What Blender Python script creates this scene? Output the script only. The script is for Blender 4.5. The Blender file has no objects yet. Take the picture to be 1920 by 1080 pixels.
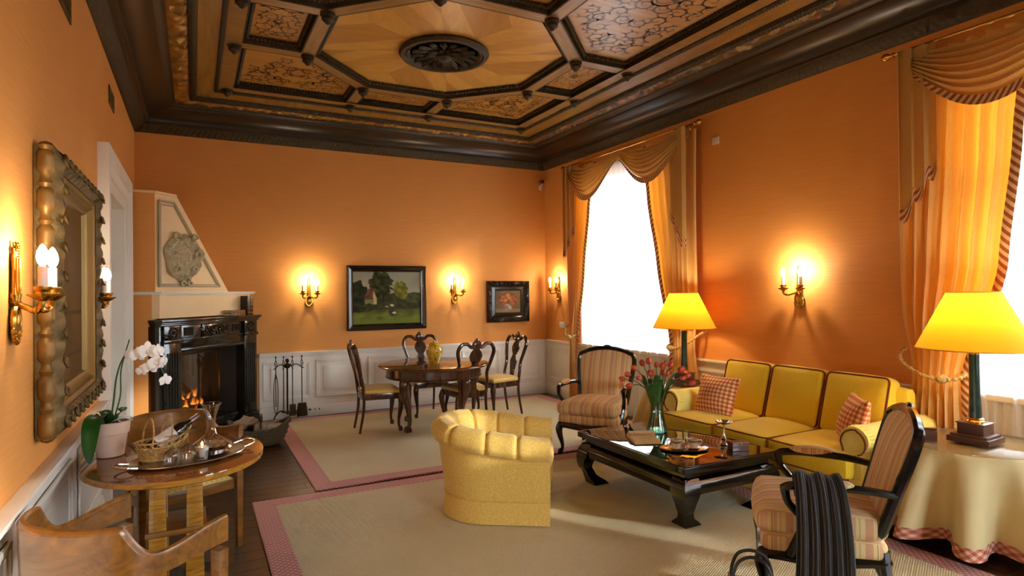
import bpy, bmesh, math, random
from mathutils import Vector, Matrix, noise
random.seed(7)
sc = bpy.context.scene
COL = sc.collection
PI = math.pi
# ---------------------------------------------------------------- camera
YAW, PITCH, ROLL, FPX, EYE = -0.4806, 0.0063, -0.0098, 1141.79, 1.6
def _cam(v):
    x, y, z = v
    c, s = math.cos(ROLL), math.sin(ROLL); x, z = c*x - s*z, s*x + c*z
    c, s = math.cos(PITCH), math.sin(PITCH); y, z = c*y - s*z, s*y + c*z
    c, s = math.cos(YAW), math.sin(YAW); return Vector((c*x - s*y, s*x + c*y, z))
cd = bpy.data.cameras.new('camera'); cam = bpy.data.objects.new('camera', cd); COL.objects.link(cam)
R_, F_, U_ = _cam((1,0,0)), _cam((0,1,0)), _cam((0,0,1))
cam.matrix_world = Matrix(((R_.x,U_.x,-F_.x,0),(R_.y,U_.y,-F_.y,0),(R_.z,U_.z,-F_.z,EYE),(0,0,0,1)))
cd.sensor_fit = 'HORIZONTAL'; cd.sensor_width = 36; cd.lens = 36*FPX/1920; cd.clip_start = .02
sc.camera = cam
# ---------------------------------------------------------------- world, daylight, exposure
sc.view_settings.view_transform = 'Standard'; sc.view_settings.look = 'None'
sc.view_settings.gamma = 1; sc.view_settings.use_curve_mapping = False
sc.view_settings.exposure = 0.2
sc.cycles.use_denoising = True
sc.cycles.max_bounces = 10; sc.cycles.diffuse_bounces = 5; sc.cycles.transparent_max_bounces = 16
sc.cycles.sample_clamp_indirect = 6; sc.cycles.sample_clamp_direct = 0
sc.cycles.caustics_reflective = False; sc.cycles.caustics_refractive = False
w = bpy.data.worlds.new('sky'); sc.world = w; w.use_nodes = True
bg = w.node_tree.nodes['Background']; bg.inputs[1].default_value = 26.0
_tc = w.node_tree.nodes.new('ShaderNodeTexCoord'); _sp = w.node_tree.nodes.new('ShaderNodeSeparateXYZ'); _cr = w.node_tree.nodes.new('ShaderNodeValToRGB')   # overcast sky above a darker street
w.node_tree.links.new(_tc.outputs['Generated'], _sp.inputs[0]); w.node_tree.links.new(_sp.outputs[2], _cr.inputs[0]); w.node_tree.links.new(_cr.outputs[0], bg.inputs[0])
_e = _cr.color_ramp.elements; _e[0].position = .0; _e[0].color = (.15, .15, .145, 1); _e[1].position = .06; _e[1].color = (.86, .94, 1, 1)
XL, XR, YB, YF, ZC, ZR, ZTOP = -.614, 4.944, 8.329, -4.5, 3.514, .85, 4.02
WIN = [(5.42, 7.22), (.72, 2.42), (-1.98, -.18)]; FILL_WIN = (2.3, 4.3)          # right-wall window openings, then an unseen front window added for frontal light
WZ0, WZ1 = .86, 3.22
def light(name, kind, loc, energy, color, size=.05, rot=None, **k):
    l = bpy.data.lights.new(name, kind); l.energy = energy; l.color = color
    if kind == 'POINT': l.shadow_soft_size = size
    o = bpy.data.objects.new(name, l); o.location = loc
    if rot: o.rotation_euler = rot
    for a, b in k.items(): setattr(l, a, b)
    COL.objects.link(o); return o
for i, (a, b) in enumerate(WIN):          # sky portals in the window openings
    p = light('window_daylight', 'AREA', (XR+.42, (a+b)/2, (WZ0+WZ1)/2), 1, (1,1,1), rot=(0, math.radians(90), 0), shape='RECTANGLE', size=WZ1-WZ0, size_y=b-a)
    p.data.cycles.is_portal = True
p = light('window_daylight', 'AREA', (sum(FILL_WIN)/2, YF-.42, (WZ0+WZ1)/2), 1, (1,1,1), rot=(math.radians(-90), 0, 0), shape='RECTANGLE', size=FILL_WIN[1]-FILL_WIN[0], size_y=WZ1-WZ0)  # sky portal of the added front window
p.data.cycles.is_portal = True
s_ = light('sun', 'SUN', (9, -8, 6), 9, (1, .95, .86), rot=Vector((-.545, .84, -.24)).to_track_quat('-Z', 'Y').to_euler(), angle=math.radians(1.6))
WARM = (1, .83, .60)
# ---------------------------------------------------------------- materials
def lin(c):
    if isinstance(c, str): c = tuple(int(c[i:i+2], 16) for i in (0,2,4))
    f = lambda u: (u/12.92 if u <= .04045 else ((u+.055)/1.055)**2.4)
    return tuple(f(x/255) for x in c[:3]) + (1,)
class NT:
    def __init__(s, name):
        s.m = bpy.data.materials.new(name); s.m.use_nodes = True; s.t = s.m.node_tree; s.b = s.t.nodes['Principled BSDF']; s.out = s.t.nodes['Material Output']
    def n(s, typ, **k):
        q = s.t.nodes.new('ShaderNode'+typ)
        for a, b in k.items():
            if a.startswith('i_'): q.inputs[a[2:].replace('_', ' ')].default_value = b
            else: setattr(q, a, b)
        return q
    def l(s, a, b): s.t.links.new(a, b); return s
    def co(s, which='Object'): return s.n('TexCoord').outputs[which]
    def attr(s, name='uvw'): return s.n('Attribute', attribute_name=name).outputs['Vector']
    def mapv(s, v, scale=(1,1,1), rot=(0,0,0), loc=(0,0,0)):
        q = s.n('Mapping'); q.inputs['Scale'].default_value = scale; q.inputs['Rotation'].default_value = rot; q.inputs['Location'].default_value = loc
        s.l(v, q.inputs[0]); return q.outputs[0]
    def noise(s, v, scale, detail=3, rough=.5, dist=0):
        q = s.n('TexNoise'); q.inputs['Scale'].default_value = scale; q.inputs['Detail'].default_value = detail; q.inputs['Roughness'].default_value = rough; q.inputs['Distortion'].default_value = dist
        if v is not None: s.l(v, q.inputs['Vector'])
        return q.outputs['Fac']
    def math(s, op, a, b=None, c=None, clamp=False):
        q = s.n('Math', operation=op, use_clamp=clamp)
        for i, x in enumerate((a, b, c)):
            if x is None: continue
            if isinstance(x, (int, float)): q.inputs[i].default_value = x
            else: s.l(x, q.inputs[i])
        return q.outputs[0]
    def sep(s, v): q = s.n('SeparateXYZ'); s.l(v, q.inputs[0]); return q.outputs
    def ramp(s, f, stops, interp='LINEAR'):
        q = s.n('ValToRGB'); r = q.color_ramp; r.interpolation = interp
        while len(r.elements) < len(stops): r.elements.new(.5)
        for e, (p, c) in zip(r.elements, stops): e.position = p; e.color = lin(c)
        s.l(f, q.inputs[0]); return q.outputs[0]
    def mix(s, f, a, b, mode='MIX'):
        q = s.n('Mix', data_type='RGBA', blend_type=mode)
        for i, x in ((0, f), (6, a), (7, b)):
            if isinstance(x, (int, float)): q.inputs[i].default_value = x
            elif isinstance(x, tuple): q.inputs[i].default_value = x
            else: s.l(x, q.inputs[i])
        return q.outputs[2]
    def col(s, c): s.l(c, s.b.inputs['Base Color']); return s
    def bump(s, h, st=.3, d=.01):
        q = s.n('Bump'); q.inputs['Strength'].default_value = st; q.inputs['Distance'].default_value = d; s.l(h, q.inputs['Height']); s.l(q.outputs[0], s.b.inputs['Normal']); return s
    def set(s, **k):
        for a, b in k.items(): s.b.inputs[a.replace('_', ' ')].default_value = b
        return s
MATS = {}
def P(name, c, rough=.5, metal=0, var=.0, vs=8, bump=0, bs=60, **k):
    if name in MATS: return MATS[name]
    q = NT(name); q.set(Roughness=rough, Metallic=metal, **k)
    if var:
        c2 = tuple(max(0, min(255, x*(1-var))) for x in (c if not isinstance(c, str) else tuple(int(c[i:i+2],16) for i in (0,2,4))))
        q.col(q.ramp(q.noise(q.co(), vs, 4), [(.3, c2), (.7, c)]))
    else: q.b.inputs['Base Color'].default_value = lin(c)
    if bump: q.bump(q.noise(q.co(), bs, 4), bump, .01)
    MATS[name] = q.m; return q.m
def wood(name, dark, light_, rough=.25, scale=1.0, axis=0, coat=.0, contrast=(.35,.7), figure=0):
    if name in MATS: return MATS[name]
    q = NT(name); sc_ = [14*scale]*3; sc_[axis] = 1.6*scale
    v = q.mapv(q.co(), scale=tuple(sc_))
    n1 = q.noise(v, 1.3, 6, .62, .6 + figure)
    q.col(q.ramp(n1, [(contrast[0], dark), (contrast[1], light_)]))
    q.set(Roughness=rough, Coat_Weight=coat, Coat_Roughness=.06); q.bump(n1, .05, .004)
    MATS[name] = q.m; return q.m
def stripes(name, stops, period, axis=0, rough=.85, bump=.2, src='Object', diag=False):
    if name in MATS: return MATS[name]
    q = NT(name); v = q.co() if src == 'Object' else q.attr()
    x = q.sep(v)[axis]
    if src == 'Object':      # side faces carry the stripes on round
        tc = q.n('TexCoord'); side = q.math('GREATER_THAN', q.math('ABSOLUTE', q.sep(tc.outputs['Normal'])[0]), .72); x = q.math('ADD', q.math('MULTIPLY', x, q.math('SUBTRACT', 1.0, side)), q.math('MULTIPLY', q.sep(v)[1], side))
    if diag: s3 = q.sep(v); x = q.math('ADD', s3[0], s3[1])
    f = q.math('FRACT', q.math('ADD', q.math('DIVIDE', x, period), 100.0))
    q.col(q.ramp(f, stops, 'CONSTANT')); q.set(Roughness=rough, Sheen_Weight=.1)
    q.bump(q.noise(v, 350, 2), bump, .002)
    MATS[name] = q.m; return q.m
def gingham(name, a, b, c, period, src='Object', ax=(0,1), rot=0, rough=.85):
    if name in MATS: return MATS[name]
    q = NT(name); v = q.co() if src == 'Object' else q.attr()
    if rot: v = q.mapv(v, rot=(0,0,rot))
    s3 = q.sep(v)
    g = [q.math('GREATER_THAN', q.math('FRACT', q.math('ADD', q.math('DIVIDE', s3[i], period), 100.25)), .5) for i in ax]
    t = q.math('MULTIPLY', q.math('ADD', g[0], g[1]), .5)
    q.col(q.ramp(t, [(0, a), (.3, b), (.8, c)], 'CONSTANT')); q.set(Roughness=rough)
    MATS[name] = q.m; return q.m
# ---------------------------------------------------------------- mesh builder
class MB:
    def __init__(s): s.v = []; s.f = []; s.uv = []
    def add(s, vs, fs, uv=None):
        o = len(s.v); s.v += [tuple(p) for p in vs]; s.f += [tuple(i+o for i in f) for f in fs]
        s.uv += (list(uv) if uv else [(0,0,0)]*len(vs)); return s
    def box(s, x0, x1, y0, y1, z0, z1):
        return s.add([(x0,y0,z0),(x1,y0,z0),(x1,y1,z0),(x0,y1,z0),(x0,y0,z1),(x1,y0,z1),(x1,y1,z1),(x0,y1,z1)],
                     [(0,3,2,1),(4,5,6,7),(0,1,5,4),(1,2,6,5),(2,3,7,6),(3,0,4,7)])
    def hexa(s, p): return s.add(p, [(0,3,2,1),(4,5,6,7),(0,1,5,4),(1,2,6,5),(2,3,7,6),(3,0,4,7)])
    def bar(s, a, b, w, h, up=(0,0,1)):
        a, b = Vector(a), Vector(b); d = (b-a).normalized(); u = Vector(up)
        r = d.cross(u)
        if r.length < 1e-4: r = d.cross(Vector((1,0,0)))
        r.normalize(); u = r.cross(d); r *= w/2; u *= h/2
        return s.hexa([a-r-u, b-r-u, b+r-u, a+r-u, a-r+u, b-r+u, b+r+u, a+r+u])
    def lathe(s, prof, n=20, c=(0,0,0), sx=1, sy=1, caps=True):
        vs = []; fs = []; m = len(prof)
        for r, z in prof:
            for i in range(n):
                a = 2*PI*i/n; vs.append((c[0]+r*sx*math.cos(a), c[1]+r*sy*math.sin(a), c[2]+z))
        for j in range(m-1):
            for i in range(n): fs.append((j*n+i, j*n+(i+1)%n, (j+1)*n+(i+1)%n, (j+1)*n+i))
        if caps:
            if prof[0][0] > 1e-5: fs.append(tuple(range(n-1, -1, -1)))
            if prof[-1][0] > 1e-5: fs.append(tuple((m-1)*n+i for i in range(n)))
        return s.add(vs, fs)
    def tube(s, pts, rad, n=8, closed=False, caps=True, flat=None):
        pts = [Vector(p) for p in pts]; m = len(pts)
        rad = rad if isinstance(rad, (list, tuple)) else [rad]*m
        T = []
        for i in range(m):
            if closed: t = pts[(i+1)%m]-pts[i-1]
            else: t = pts[min(i+1,m-1)]-pts[max(i-1,0)]
            T.append(t.normalized() if t.length > 1e-9 else Vector((0,0,1)))
        ref = Vector((0,0,1)) if abs(T[0].z) < .9 else Vector((1,0,0))
        U = (ref - T[0]*ref.dot(T[0])).normalized(); vs = []; fs = []; uv = []; L = 0
        for i in range(m):
            if i: L += (pts[i]-pts[i-1]).length
            U = (U - T[i]*U.dot(T[i])); U = U.normalized() if U.length > 1e-6 else T[i].orthogonal().normalized(); W = T[i].cross(U)
            for k in range(n):
                a = 2*PI*k/n; ra = rad[i]; rb = ra*(flat if flat else 1)
                vs.append(pts[i]+U*(ra*math.cos(a))+W*(rb*math.sin(a))); uv.append((L, k/n, 0))
        mm = m if closed else m-1
        for j in range(mm):
            j2 = (j+1) % m
            for k in range(n): fs.append((j*n+k, j*n+(k+1)%n, j2*n+(k+1)%n, j2*n+k))
        if not closed and caps: fs.append(tuple(range(n-1,-1,-1))); fs.append(tuple((m-1)*n+k for k in range(n)))
        return s.add(vs, fs, uv)
    def prism(s, poly, z0, z1):
        n = len(poly); vs = [(x,y,z0) for x,y in poly]+[(x,y,z1) for x,y in poly]
        return s.add(vs, [tuple(range(n-1,-1,-1)), tuple(range(n,2*n))]+[(i,(i+1)%n,n+(i+1)%n,n+i) for i in range(n)])
    def grid(s, fn, nu, nv, cu=False):
        vs = []; fs = []; uv = []
        for j in range(nv+1):
            for i in range(nu if cu else nu+1):
                u, v = i/nu, j/nv; vs.append(fn(u, v)); uv.append((u, v, 0))
        w_ = nu if cu else nu+1
        for j in range(nv):
            for i in range(nu):
                i2 = (i+1) % w_; fs.append((j*w_+i, j*w_+i2, (j+1)*w_+i2, (j+1)*w_+i))
        return s.add(vs, fs, uv)
    def ell(s, c, r, nu=12, nv=8, M=None):
        vs = []; fs = []
        for j in range(nv+1):
            p = PI*j/nv
            for i in range(nu):
                a = 2*PI*i/nu; q = Vector((r[0]*math.sin(p)*math.cos(a), r[1]*math.sin(p)*math.sin(a), r[2]*math.cos(p)))
                if M: q = M @ q
                vs.append(Vector(c)+q)
        for j in range(nv):
            for i in range(nu): fs.append((j*nu+i, (j+1)*nu+i, (j+1)*nu+(i+1)%nu, j*nu+(i+1)%nu))
        return s.add(vs, fs)
    def cushion(s, c, size, r=.04, puff=(0,0,0), n=10, M=None):
        """rounded box; puff bulges each face pair along x,y,z"""
        hx, hy, hz = (q/2 for q in size); h = Vector((hx,hy,hz)); idx = {}; vs = []; fs = []
        def pt(p):
            key = tuple(round(q, 5) for q in p)
            if key in idx: return idx[key]
            q = Vector((p[0]*hx, p[1]*hy, p[2]*hz)); inner = Vector((max(-hx+r, min(hx-r, q.x)), max(-hy+r, min(hy-r, q.y)), max(-hz+r, min(hz-r, q.z))))
            d = q-inner
            if d.length > 1e-9: q = inner + d.normalized()*r
            b = [1-p[k]**2 for k in range(3)]
            q.x += puff[0]*p[0]*b[1]*b[2]; q.y += puff[1]*p[1]*b[0]*b[2]; q.z += puff[2]*p[2]*b[0]*b[1]
            if M: q = M @ q
            idx[key] = len(vs); vs.append(Vector(c)+q); return idx[key]
        def tt(i):   # denser near the edges
            t = i/n*2-1; return math.copysign(abs(t)**.7, t)
        for ax in range(3):
            a, b = (ax+1) % 3, (ax+2) % 3
            for sg in (-1, 1):
                for i in range(n):
                    for j in range(n):
                        q = []
                        for (ii, jj) in ((i,j),(i+1,j),(i+1,j+1),(i,j+1)):
                            p = [0,0,0]; p[ax] = sg; p[a] = tt(ii); p[b] = tt(jj); q.append(pt(p))
                        fs.append(tuple(q) if sg > 0 else tuple(q[::-1]))
        return s.add(vs, fs)
    def xf(s, M, start=0):
        for i in range(start, len(s.v)): s.v[i] = tuple(M @ Vector(s.v[i]))
        return s
    def build(s, name, mat, parent=None, smooth=40, bevel=None, uv=False, fixn=True):
        me = bpy.data.meshes.new(name); me.from_pydata(s.v, [], s.f)
        if uv:
            at = me.attributes.new('uvw', 'FLOAT_VECTOR', 'POINT'); at.data.foreach_set('vector', [q for p in s.uv for q in p])
        if fixn or bevel:
            bm = bmesh.new(); bm.from_mesh(me)
            if fixn: bmesh.ops.recalc_face_normals(bm, faces=bm.faces)
            if bevel:
                ed = [e for e in bm.edges if len(e.link_faces) == 2 and e.calc_face_angle(0) > .5]
                bmesh.ops.bevel(bm, geom=ed, offset=bevel, segments=2, affect='EDGES', clamp_overlap=True, profile=.6)
            bm.to_mesh(me); bm.free()
        me.update()
        if smooth:
            me.polygons.foreach_set('use_smooth', [True]*len(me.polygons)); me.set_sharp_from_angle(angle=math.radians(smooth))
        if mat: me.materials.append(mat)
        o = bpy.data.objects.new(name, me); COL.objects.link(o)
        if parent: o.parent = parent
        return o
def tag(o, label=None, cat=None, group=None, kind=None):
    for k, v in (('label', label), ('category', cat), ('group', group), ('kind', kind)):
        if v: o[k] = v
    return o
def thing(name, label, cat, loc=(0,0,0), rz=0, group=None):
    o = bpy.data.objects.new(name, None); o.empty_display_size = .05; o.location = loc; o.rotation_euler = (0,0,rz); COL.objects.link(o)
    return tag(o, label, cat, group)
def struct(o): return tag(o, kind='structure')
def copy_tree(o, parent=None):
    c = o.copy(); COL.objects.link(c)
    if parent: c.parent = parent; c.matrix_parent_inverse = o.matrix_parent_inverse.copy()
    for ch in [q for q in CH.get(o.name, [])]: copy_tree(ch, c)
    return c
CH = {}
def index_children():
    CH.clear()
    for q in bpy.data.objects:
        if q.parent: CH.setdefault(q.parent.name, []).append(q)
def inst(o, parent, loc, rz=0, scale=None):      # one more piece sharing mesh data
    c = o.copy(); COL.objects.link(c); c.parent = parent; c.location = loc; c.rotation_euler = (0,0,rz)
    if scale: c.scale = scale
    return c
def arc(c, r, a0, a1, n, plane='xy'):
    out = []
    for i in range(n+1):
        a = a0+(a1-a0)*i/n; x, y = r*math.cos(a), r*math.sin(a)
        out.append({'xy': (c[0]+x, c[1]+y, c[2]), 'xz': (c[0]+x, c[1], c[2]+y), 'yz': (c[0], c[1]+x, c[2]+y)}[plane])
    return out
def spline(pts, per=6):
    pts = [Vector(p) for p in pts]; out = []
    for i in range(len(pts)-1):
        p0, p1, p2, p3 = pts[max(i-1,0)], pts[i], pts[i+1], pts[min(i+2, len(pts)-1)]
        for k in range(per):
            t = k/per; out.append(.5*((2*p1)+(-p0+p2)*t+(2*p0-5*p1+4*p2-p3)*t*t+(-p0+3*p1-3*p2+p3)*t**3))
    out.append(pts[-1]); return out
def interp(xs, n):   # resample a radius list
    out = []
    for i in range(n):
        t = i/(n-1)*(len(xs)-1); k = min(int(t), len(xs)-2); out.append(xs[k]+(xs[k+1]-xs[k])*(t-k))
    return out
def smoothtube(mb, pts, rads, per=6, n=8, flat=None):
    p = spline(pts, per); mb.tube(p, interp(rads, len(p)), n, flat=flat); return mb
# ================================================================ MATERIAL LIBRARY
def m_wall():
    q = NT('wall_orange'); v = q.mapv(q.co(), scale=(3,3,90))
    n1 = q.noise(v, 1.2, 4); n2 = q.noise(q.co(), .8, 2)
    c = q.ramp(n1, [(.35, (211,142,68)), (.65, (219,150,76))]); c2 = q.mix(.25, c, q.ramp(n2, [(.35, (205,136,62)), (.65, (223,154,82))]))
    q.col(c2); q.set(Roughness=.62, Specular_IOR_Level=.3); q.bump(n1, .12, .002); return q.m
WALL = m_wall()
WHITE = P('white_paint', (238,234,222), .38, var=.03, vs=3)
CREAM = P('cream_plaster', (236,204,152), .55, var=.04, vs=4)
STUCCO = P('grey_stucco', (190,176,138), .7, var=.12, vs=40, bump=.25, bs=90)
def m_floor():
    q = NT('dark_parquet'); v = q.mapv(q.co(), scale=(22,1.6,10)); rnd = q.n('ObjectInfo').outputs['Random']
    n1 = q.noise(v, 1.2, 6, .6, .5); c = q.ramp(n1, [(.3, (38,23,11)), (.7, (74,45,21))])
    q.col(q.mix(q.math('MULTIPLY', rnd, .45), c, lin((40,24,12)))); q.set(Roughness=.3, Coat_Weight=.15, Coat_Roughness=.15); q.bump(n1, .04, .003); return q.m
FLOOR = m_floor()
CARVED = P('carved_dark_oak', (66,51,24), .55, var=.35, vs=30, bump=.4, bs=70, Specular_IOR_Level=.3)
DARKMOULD = P('dark_moulding', (54,42,20), .42, var=.25, vs=12, bump=.1, bs=30)
GILTWOOD = wood('ceiling_gold_board', (112,80,26), (146,108,40), .38, 1.0, 1)
STRIPWOOD = wood('ceiling_strip_wood', (118,88,42), (152,116,60), .35, 1.0, 0)
def m_relief(name, cols):
    q = NT(name); n = q.noise(q.co(), 11, 3); q.col(q.ramp(n, cols)); q.set(Roughness=.35, Metallic=.25); q.bump(q.noise(q.co(), 60, 3), .4, .006); return q.m
RELIEF = m_relief('gilt_relief', [(.3,(84,60,22)),(.5,(150,108,40)),(.7,(178,134,58))])
FRUIT = m_relief('painted_fruit_band', [(.28,(66,52,24)),(.42,(118,90,40)),(.52,(84,92,76)),(.6,(140,78,44)),(.72,(120,96,50))])
def m_veneer():
    q = NT('maple_veneer'); rnd = q.n('ObjectInfo').outputs['Random']; v = q.mapv(q.co(), scale=(2.2,10,1))
    n1 = q.noise(v, 1.1, 5, .6, .7); c = q.ramp(n1, [(.3,(182,136,58)),(.72,(210,166,84))])
    s3 = q.sep(q.co()); b = q.math('FLOOR', q.math('ADD', q.math('MULTIPLY', s3[0], 2.2), q.math('MULTIPLY', s3[1], 5.0))); wn = q.n('TexWhiteNoise', noise_dimensions='1D'); q.l(b, wn.inputs['W'])
    q.col(q.mix(q.math('MULTIPLY', wn.outputs['Value'], .75), c, lin((148,102,38)))); q.set(Roughness=.3); return q.m
VENEER = m_veneer()
PANELWOOD = wood('ceiling_panel_wood', (158,112,48), (186,140,66), .34, .8, 0)
PANELWOOD2 = wood('ceiling_panel_wood_pale', (164,128,80), (190,152,102), .3, .8, 0)
INK = P('scroll_ink_brown', (112,74,30), .4); INK2 = P('scroll_ink_grey', (98,80,70), .34)
GOLD = P('gilt_bronze', (214,160,64), .26, 1, var=.2, vs=60)
GILTFRAME = P('old_gilt', (116,90,40), .5, .4, var=.35, vs=25, bump=.3, bs=60)
BRASS = P('polished_brass', (226,180,96), .18, 1)
SILVER = P('silver', (224,218,208), .2, 1, var=.04, vs=20)
IRON = P('dark_iron', (58,44,28), .4, .8)
MARBLE = None
def m_marble():
    q = NT('black_marble'); n = q.noise(q.co(), 5, 6, .6, 1.2)
    q.col(q.ramp(n, [(.45,(15,16,13)),(.62,(24,26,20)),(.7,(40,40,30))])); q.set(Roughness=.14, Coat_Weight=.3, Coat_Roughness=.05); return q.m
MARBLE = m_marble()
BLACK = P('black_lacquer', (12,13,13), .18, Coat_Weight=.2, Coat_Roughness=.06)
MAHOG = wood('mahogany', (44,24,12), (86,48,22), .22, 1.2, 2, coat=.35)
MAHOGTOP = wood('mahogany_top', (72,38,16), (118,64,28), .13, 1.0, 0, coat=.6)
WALNUT = wood('walnut_burl', (84,50,12), (148,96,32), .3, .55, 0, coat=.2, contrast=(.3,.72), figure=1.5)
WALNUTTOP = wood('walnut_top', (102,58,24), (146,90,42), .1, .6, 1, coat=.8, contrast=(.25,.75), figure=.8)
BURLEDGE = wood('burl_edge', (140,90,24), (196,140,48), .2, 1.3, 0, coat=.4, figure=2)
def m_fabric(name, a, b, rough=.85, scale=180, sheen=.15, damask=0):
    q = NT(name); n = q.noise(q.co(), scale, 3)
    c = q.ramp(n, [(.3, a), (.7, b)])
    if damask:
        vo = q.n('TexVoronoi'); vo.inputs['Scale'].default_value = damask; q.l(q.co(), vo.inputs['Vector'])
        c = q.mix(q.math('MULTIPLY', q.math('GREATER_THAN', vo.outputs['Distance'], .45), .35), c, lin(a))
    q.col(c); q.set(Roughness=rough, Sheen_Weight=sheen); q.bump(n, .15, .002); return q.m
TUBFAB = m_fabric('gold_damask', (214,176,76), (238,206,118), .7, 90, .2, 55)
SOFAFAB = m_fabric('yellow_sofa_cloth', (220,186,22), (236,206,44), .85, 140)
SOFALIGHT = m_fabric('pale_yellow_cloth', (232,216,104), (242,230,134), .85, 140)
PIPE = P('red_piping', (112,40,20), .8)
SEATFAB = m_fabric('yellow_seat_silk', (206,166,72), (226,190,104), .6, 200, .2, 80)
_st = [(0,(214,188,128)),(.05,(110,78,48)),(.075,(216,190,130)),(.22,(200,150,112)),(.52,(222,196,136)),(.70,(192,152,100)),(.74,(220,194,134)),(.86,(204,158,118))]
STRIPE = stripes('striped_fabric', _st, .115, 0, .8)
STRIPEY = stripes('striped_fabric_side', _st, .115, 0, .8)
CHECK = gingham('red_check_cushion', (236,214,164), (214,138,84), (186,82,36), .036, ax=(0,2))
HEMCHECK = gingham('red_check_hem', (222,186,160), (196,128,104), (166,84,66), .034, src='attr', ax=(0,1), rot=.785)
TRIMCHECK = stripes('diagonal_check_trim', [(0,(212,172,120)),(.5,(140,74,42))], .055, src='attr', diag=True)
CLOTH = P('cream_tablecloth', (224,204,150), .75, var=.05, vs=5)
RUGBORDER = None
def m_rug():
    q = NT('rug_sisal'); s3 = q.sep(q.mapv(q.co(), scale=(1,1,1), rot=(0,0,.5)))
    w1 = q.math('SINE', q.math('MULTIPLY', s3[0], 420.0)); w2 = q.math('SINE', q.math('MULTIPLY', s3[1], 300.0)); h = q.math('MULTIPLY', w1, w2)
    n = q.noise(q.co(), 2.2, 4); n2 = q.noise(q.co(), 160, 2)
    c = q.ramp(n2, [(.3,(176,162,114)),(.7,(222,208,162))]); q.col(q.mix(.35, c, q.ramp(n, [(.35,(194,178,130)),(.65,(212,196,150))])))
    q.set(Roughness=.78, Sheen_Weight=.25); q.bump(q.math('ADD', h, n2), .55, .004); return q.m
RUG = m_rug()
def m_rugb():
    q = NT('rug_border'); s3 = q.sep(q.mapv(q.co(), rot=(0,0,.785)))
    f = [q.math('ABSOLUTE', q.math('SUBTRACT', q.math('FRACT', q.math('ADD', q.math('DIVIDE', s3[i], .03), 100)), .5)) for i in (0,1)]
    d = q.math('ADD', f[0], f[1]); q.col(q.ramp(d, [(.25,(222,180,172)),(.5,(184,126,120))])); q.set(Roughness=.85); q.bump(d, .4, .003); return q.m
RUGBORDER = m_rugb()
def m_curtain(name, c, trans, emitmix=.45, rough=.8):
    q = NT(name); n = q.noise(q.co(), 120, 3); q.col(q.ramp(n, [(.3, tuple(x*.92 for x in c)), (.7, c)])); q.set(Roughness=rough, Sheen_Weight=.1)
    t = q.n('BsdfTranslucent'); t.inputs[0].default_value = lin(trans); m = q.n('MixShader'); m.inputs[0].default_value = emitmix
    q.l(q.b.outputs[0], m.inputs[1]); q.l(t.outputs[0], m.inputs[2]); q.l(m.outputs[0], q.out.inputs[0]); return q.m
CURTAIN = m_curtain('gold_curtain_silk', (234,200,126), (244,156,44), .34)
SWAG = m_curtain('swag_silk', (204,164,92), (206,132,40), .2)
def m_sheer():
    q = NT('white_sheer'); q.b.inputs['Base Color'].default_value = (.92,.93,.95,1); q.set(Roughness=.9)
    t = q.n('BsdfTranslucent'); t.inputs[0].default_value = (.95,.96,.98,1); tr = q.n('BsdfTransparent'); tr.inputs[0].default_value = (1,1,1,1)
    m1 = q.n('MixShader'); m1.inputs[0].default_value = .75; q.l(q.b.outputs[0], m1.inputs[1]); q.l(t.outputs[0], m1.inputs[2])
    m2 = q.n('MixShader'); m2.inputs[0].default_value = .2; q.l(m1.outputs[0], m2.inputs[1]); q.l(tr.outputs[0], m2.inputs[2]); q.l(m2.outputs[0], q.out.inputs[0]); return q.m
SHEER = m_sheer()
def m_thin_glass(name, tint=(1,1,1,1), gl=.12, rough=.02):
    q = NT(name); tr = q.n('BsdfTransparent'); tr.inputs[0].default_value = tint; g = q.n('BsdfGlossy'); g.inputs['Roughness'].default_value = rough
    f = q.n('LayerWeight'); f.inputs[0].default_value = .35; m = q.n('MixShader'); q.l(q.math('ADD', q.math('MULTIPLY', f.outputs['Fresnel'], .6), gl*.4), m.inputs[0])
    q.l(tr.outputs[0], m.inputs[1]); q.l(g.outputs[0], m.inputs[2]); q.l(m.outputs[0], q.out.inputs[0]); return q.m
PANE = m_thin_glass('window_glass', (.97,.99,1,1), .05)
CLEAR = m_thin_glass('clear_glass', (.985,.99,.99,1), .1)
GREENGLASS = m_thin_glass('greenish_glass', (.82,.95,.9,1), .16)
FIREGLASS = m_thin_glass('stove_glass', (.85,.8,.74,1), .08)
def m_emit(name, c, st, base=(255,240,210)):
    q = NT(name); q.b.inputs['Base Color'].default_value = lin(base); q.b.inputs['Emission Color'].default_value = lin(c); q.b.inputs['Emission Strength'].default_value = st; return q.m
BULB = m_emit('lit_bulb', (255,232,190), 22)
def m_flame():
    q = NT('fire_flame'); v = q.sep(q.attr())[1]; c = q.ramp(v, [(0,(255,196,92)),(.35,(255,138,30)),(1,(150,30,4))]); q.b.inputs['Base Color'].default_value = (0,0,0,1); q.l(c, q.b.inputs['Emission Color'])
    q.l(q.math('MULTIPLY_ADD', v, -2.6, 3.2), q.b.inputs['Emission Strength']); return q.m
FLAME = m_flame()
EMBER = m_emit('embers', (255,110,24), 2.4, (60,30,15))
CANDLEWAX = P('ivory_candle', (236,226,206), .45, Subsurface_Weight=.1)
def m_shade():
    q = NT('yellow_lampshade'); q.b.inputs['Base Color'].default_value = lin((244,178,24)); q.set(Roughness=.8)
    t = q.n('BsdfTranslucent'); t.inputs[0].default_value = lin((255,172,32)); m = q.n('MixShader'); m.inputs[0].default_value = .5
    q.l(q.b.outputs[0], m.inputs[1]); q.l(t.outputs[0], m.inputs[2]); q.l(m.outputs[0], q.out.inputs[0]); return q.m
SHADE = m_shade()
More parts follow.
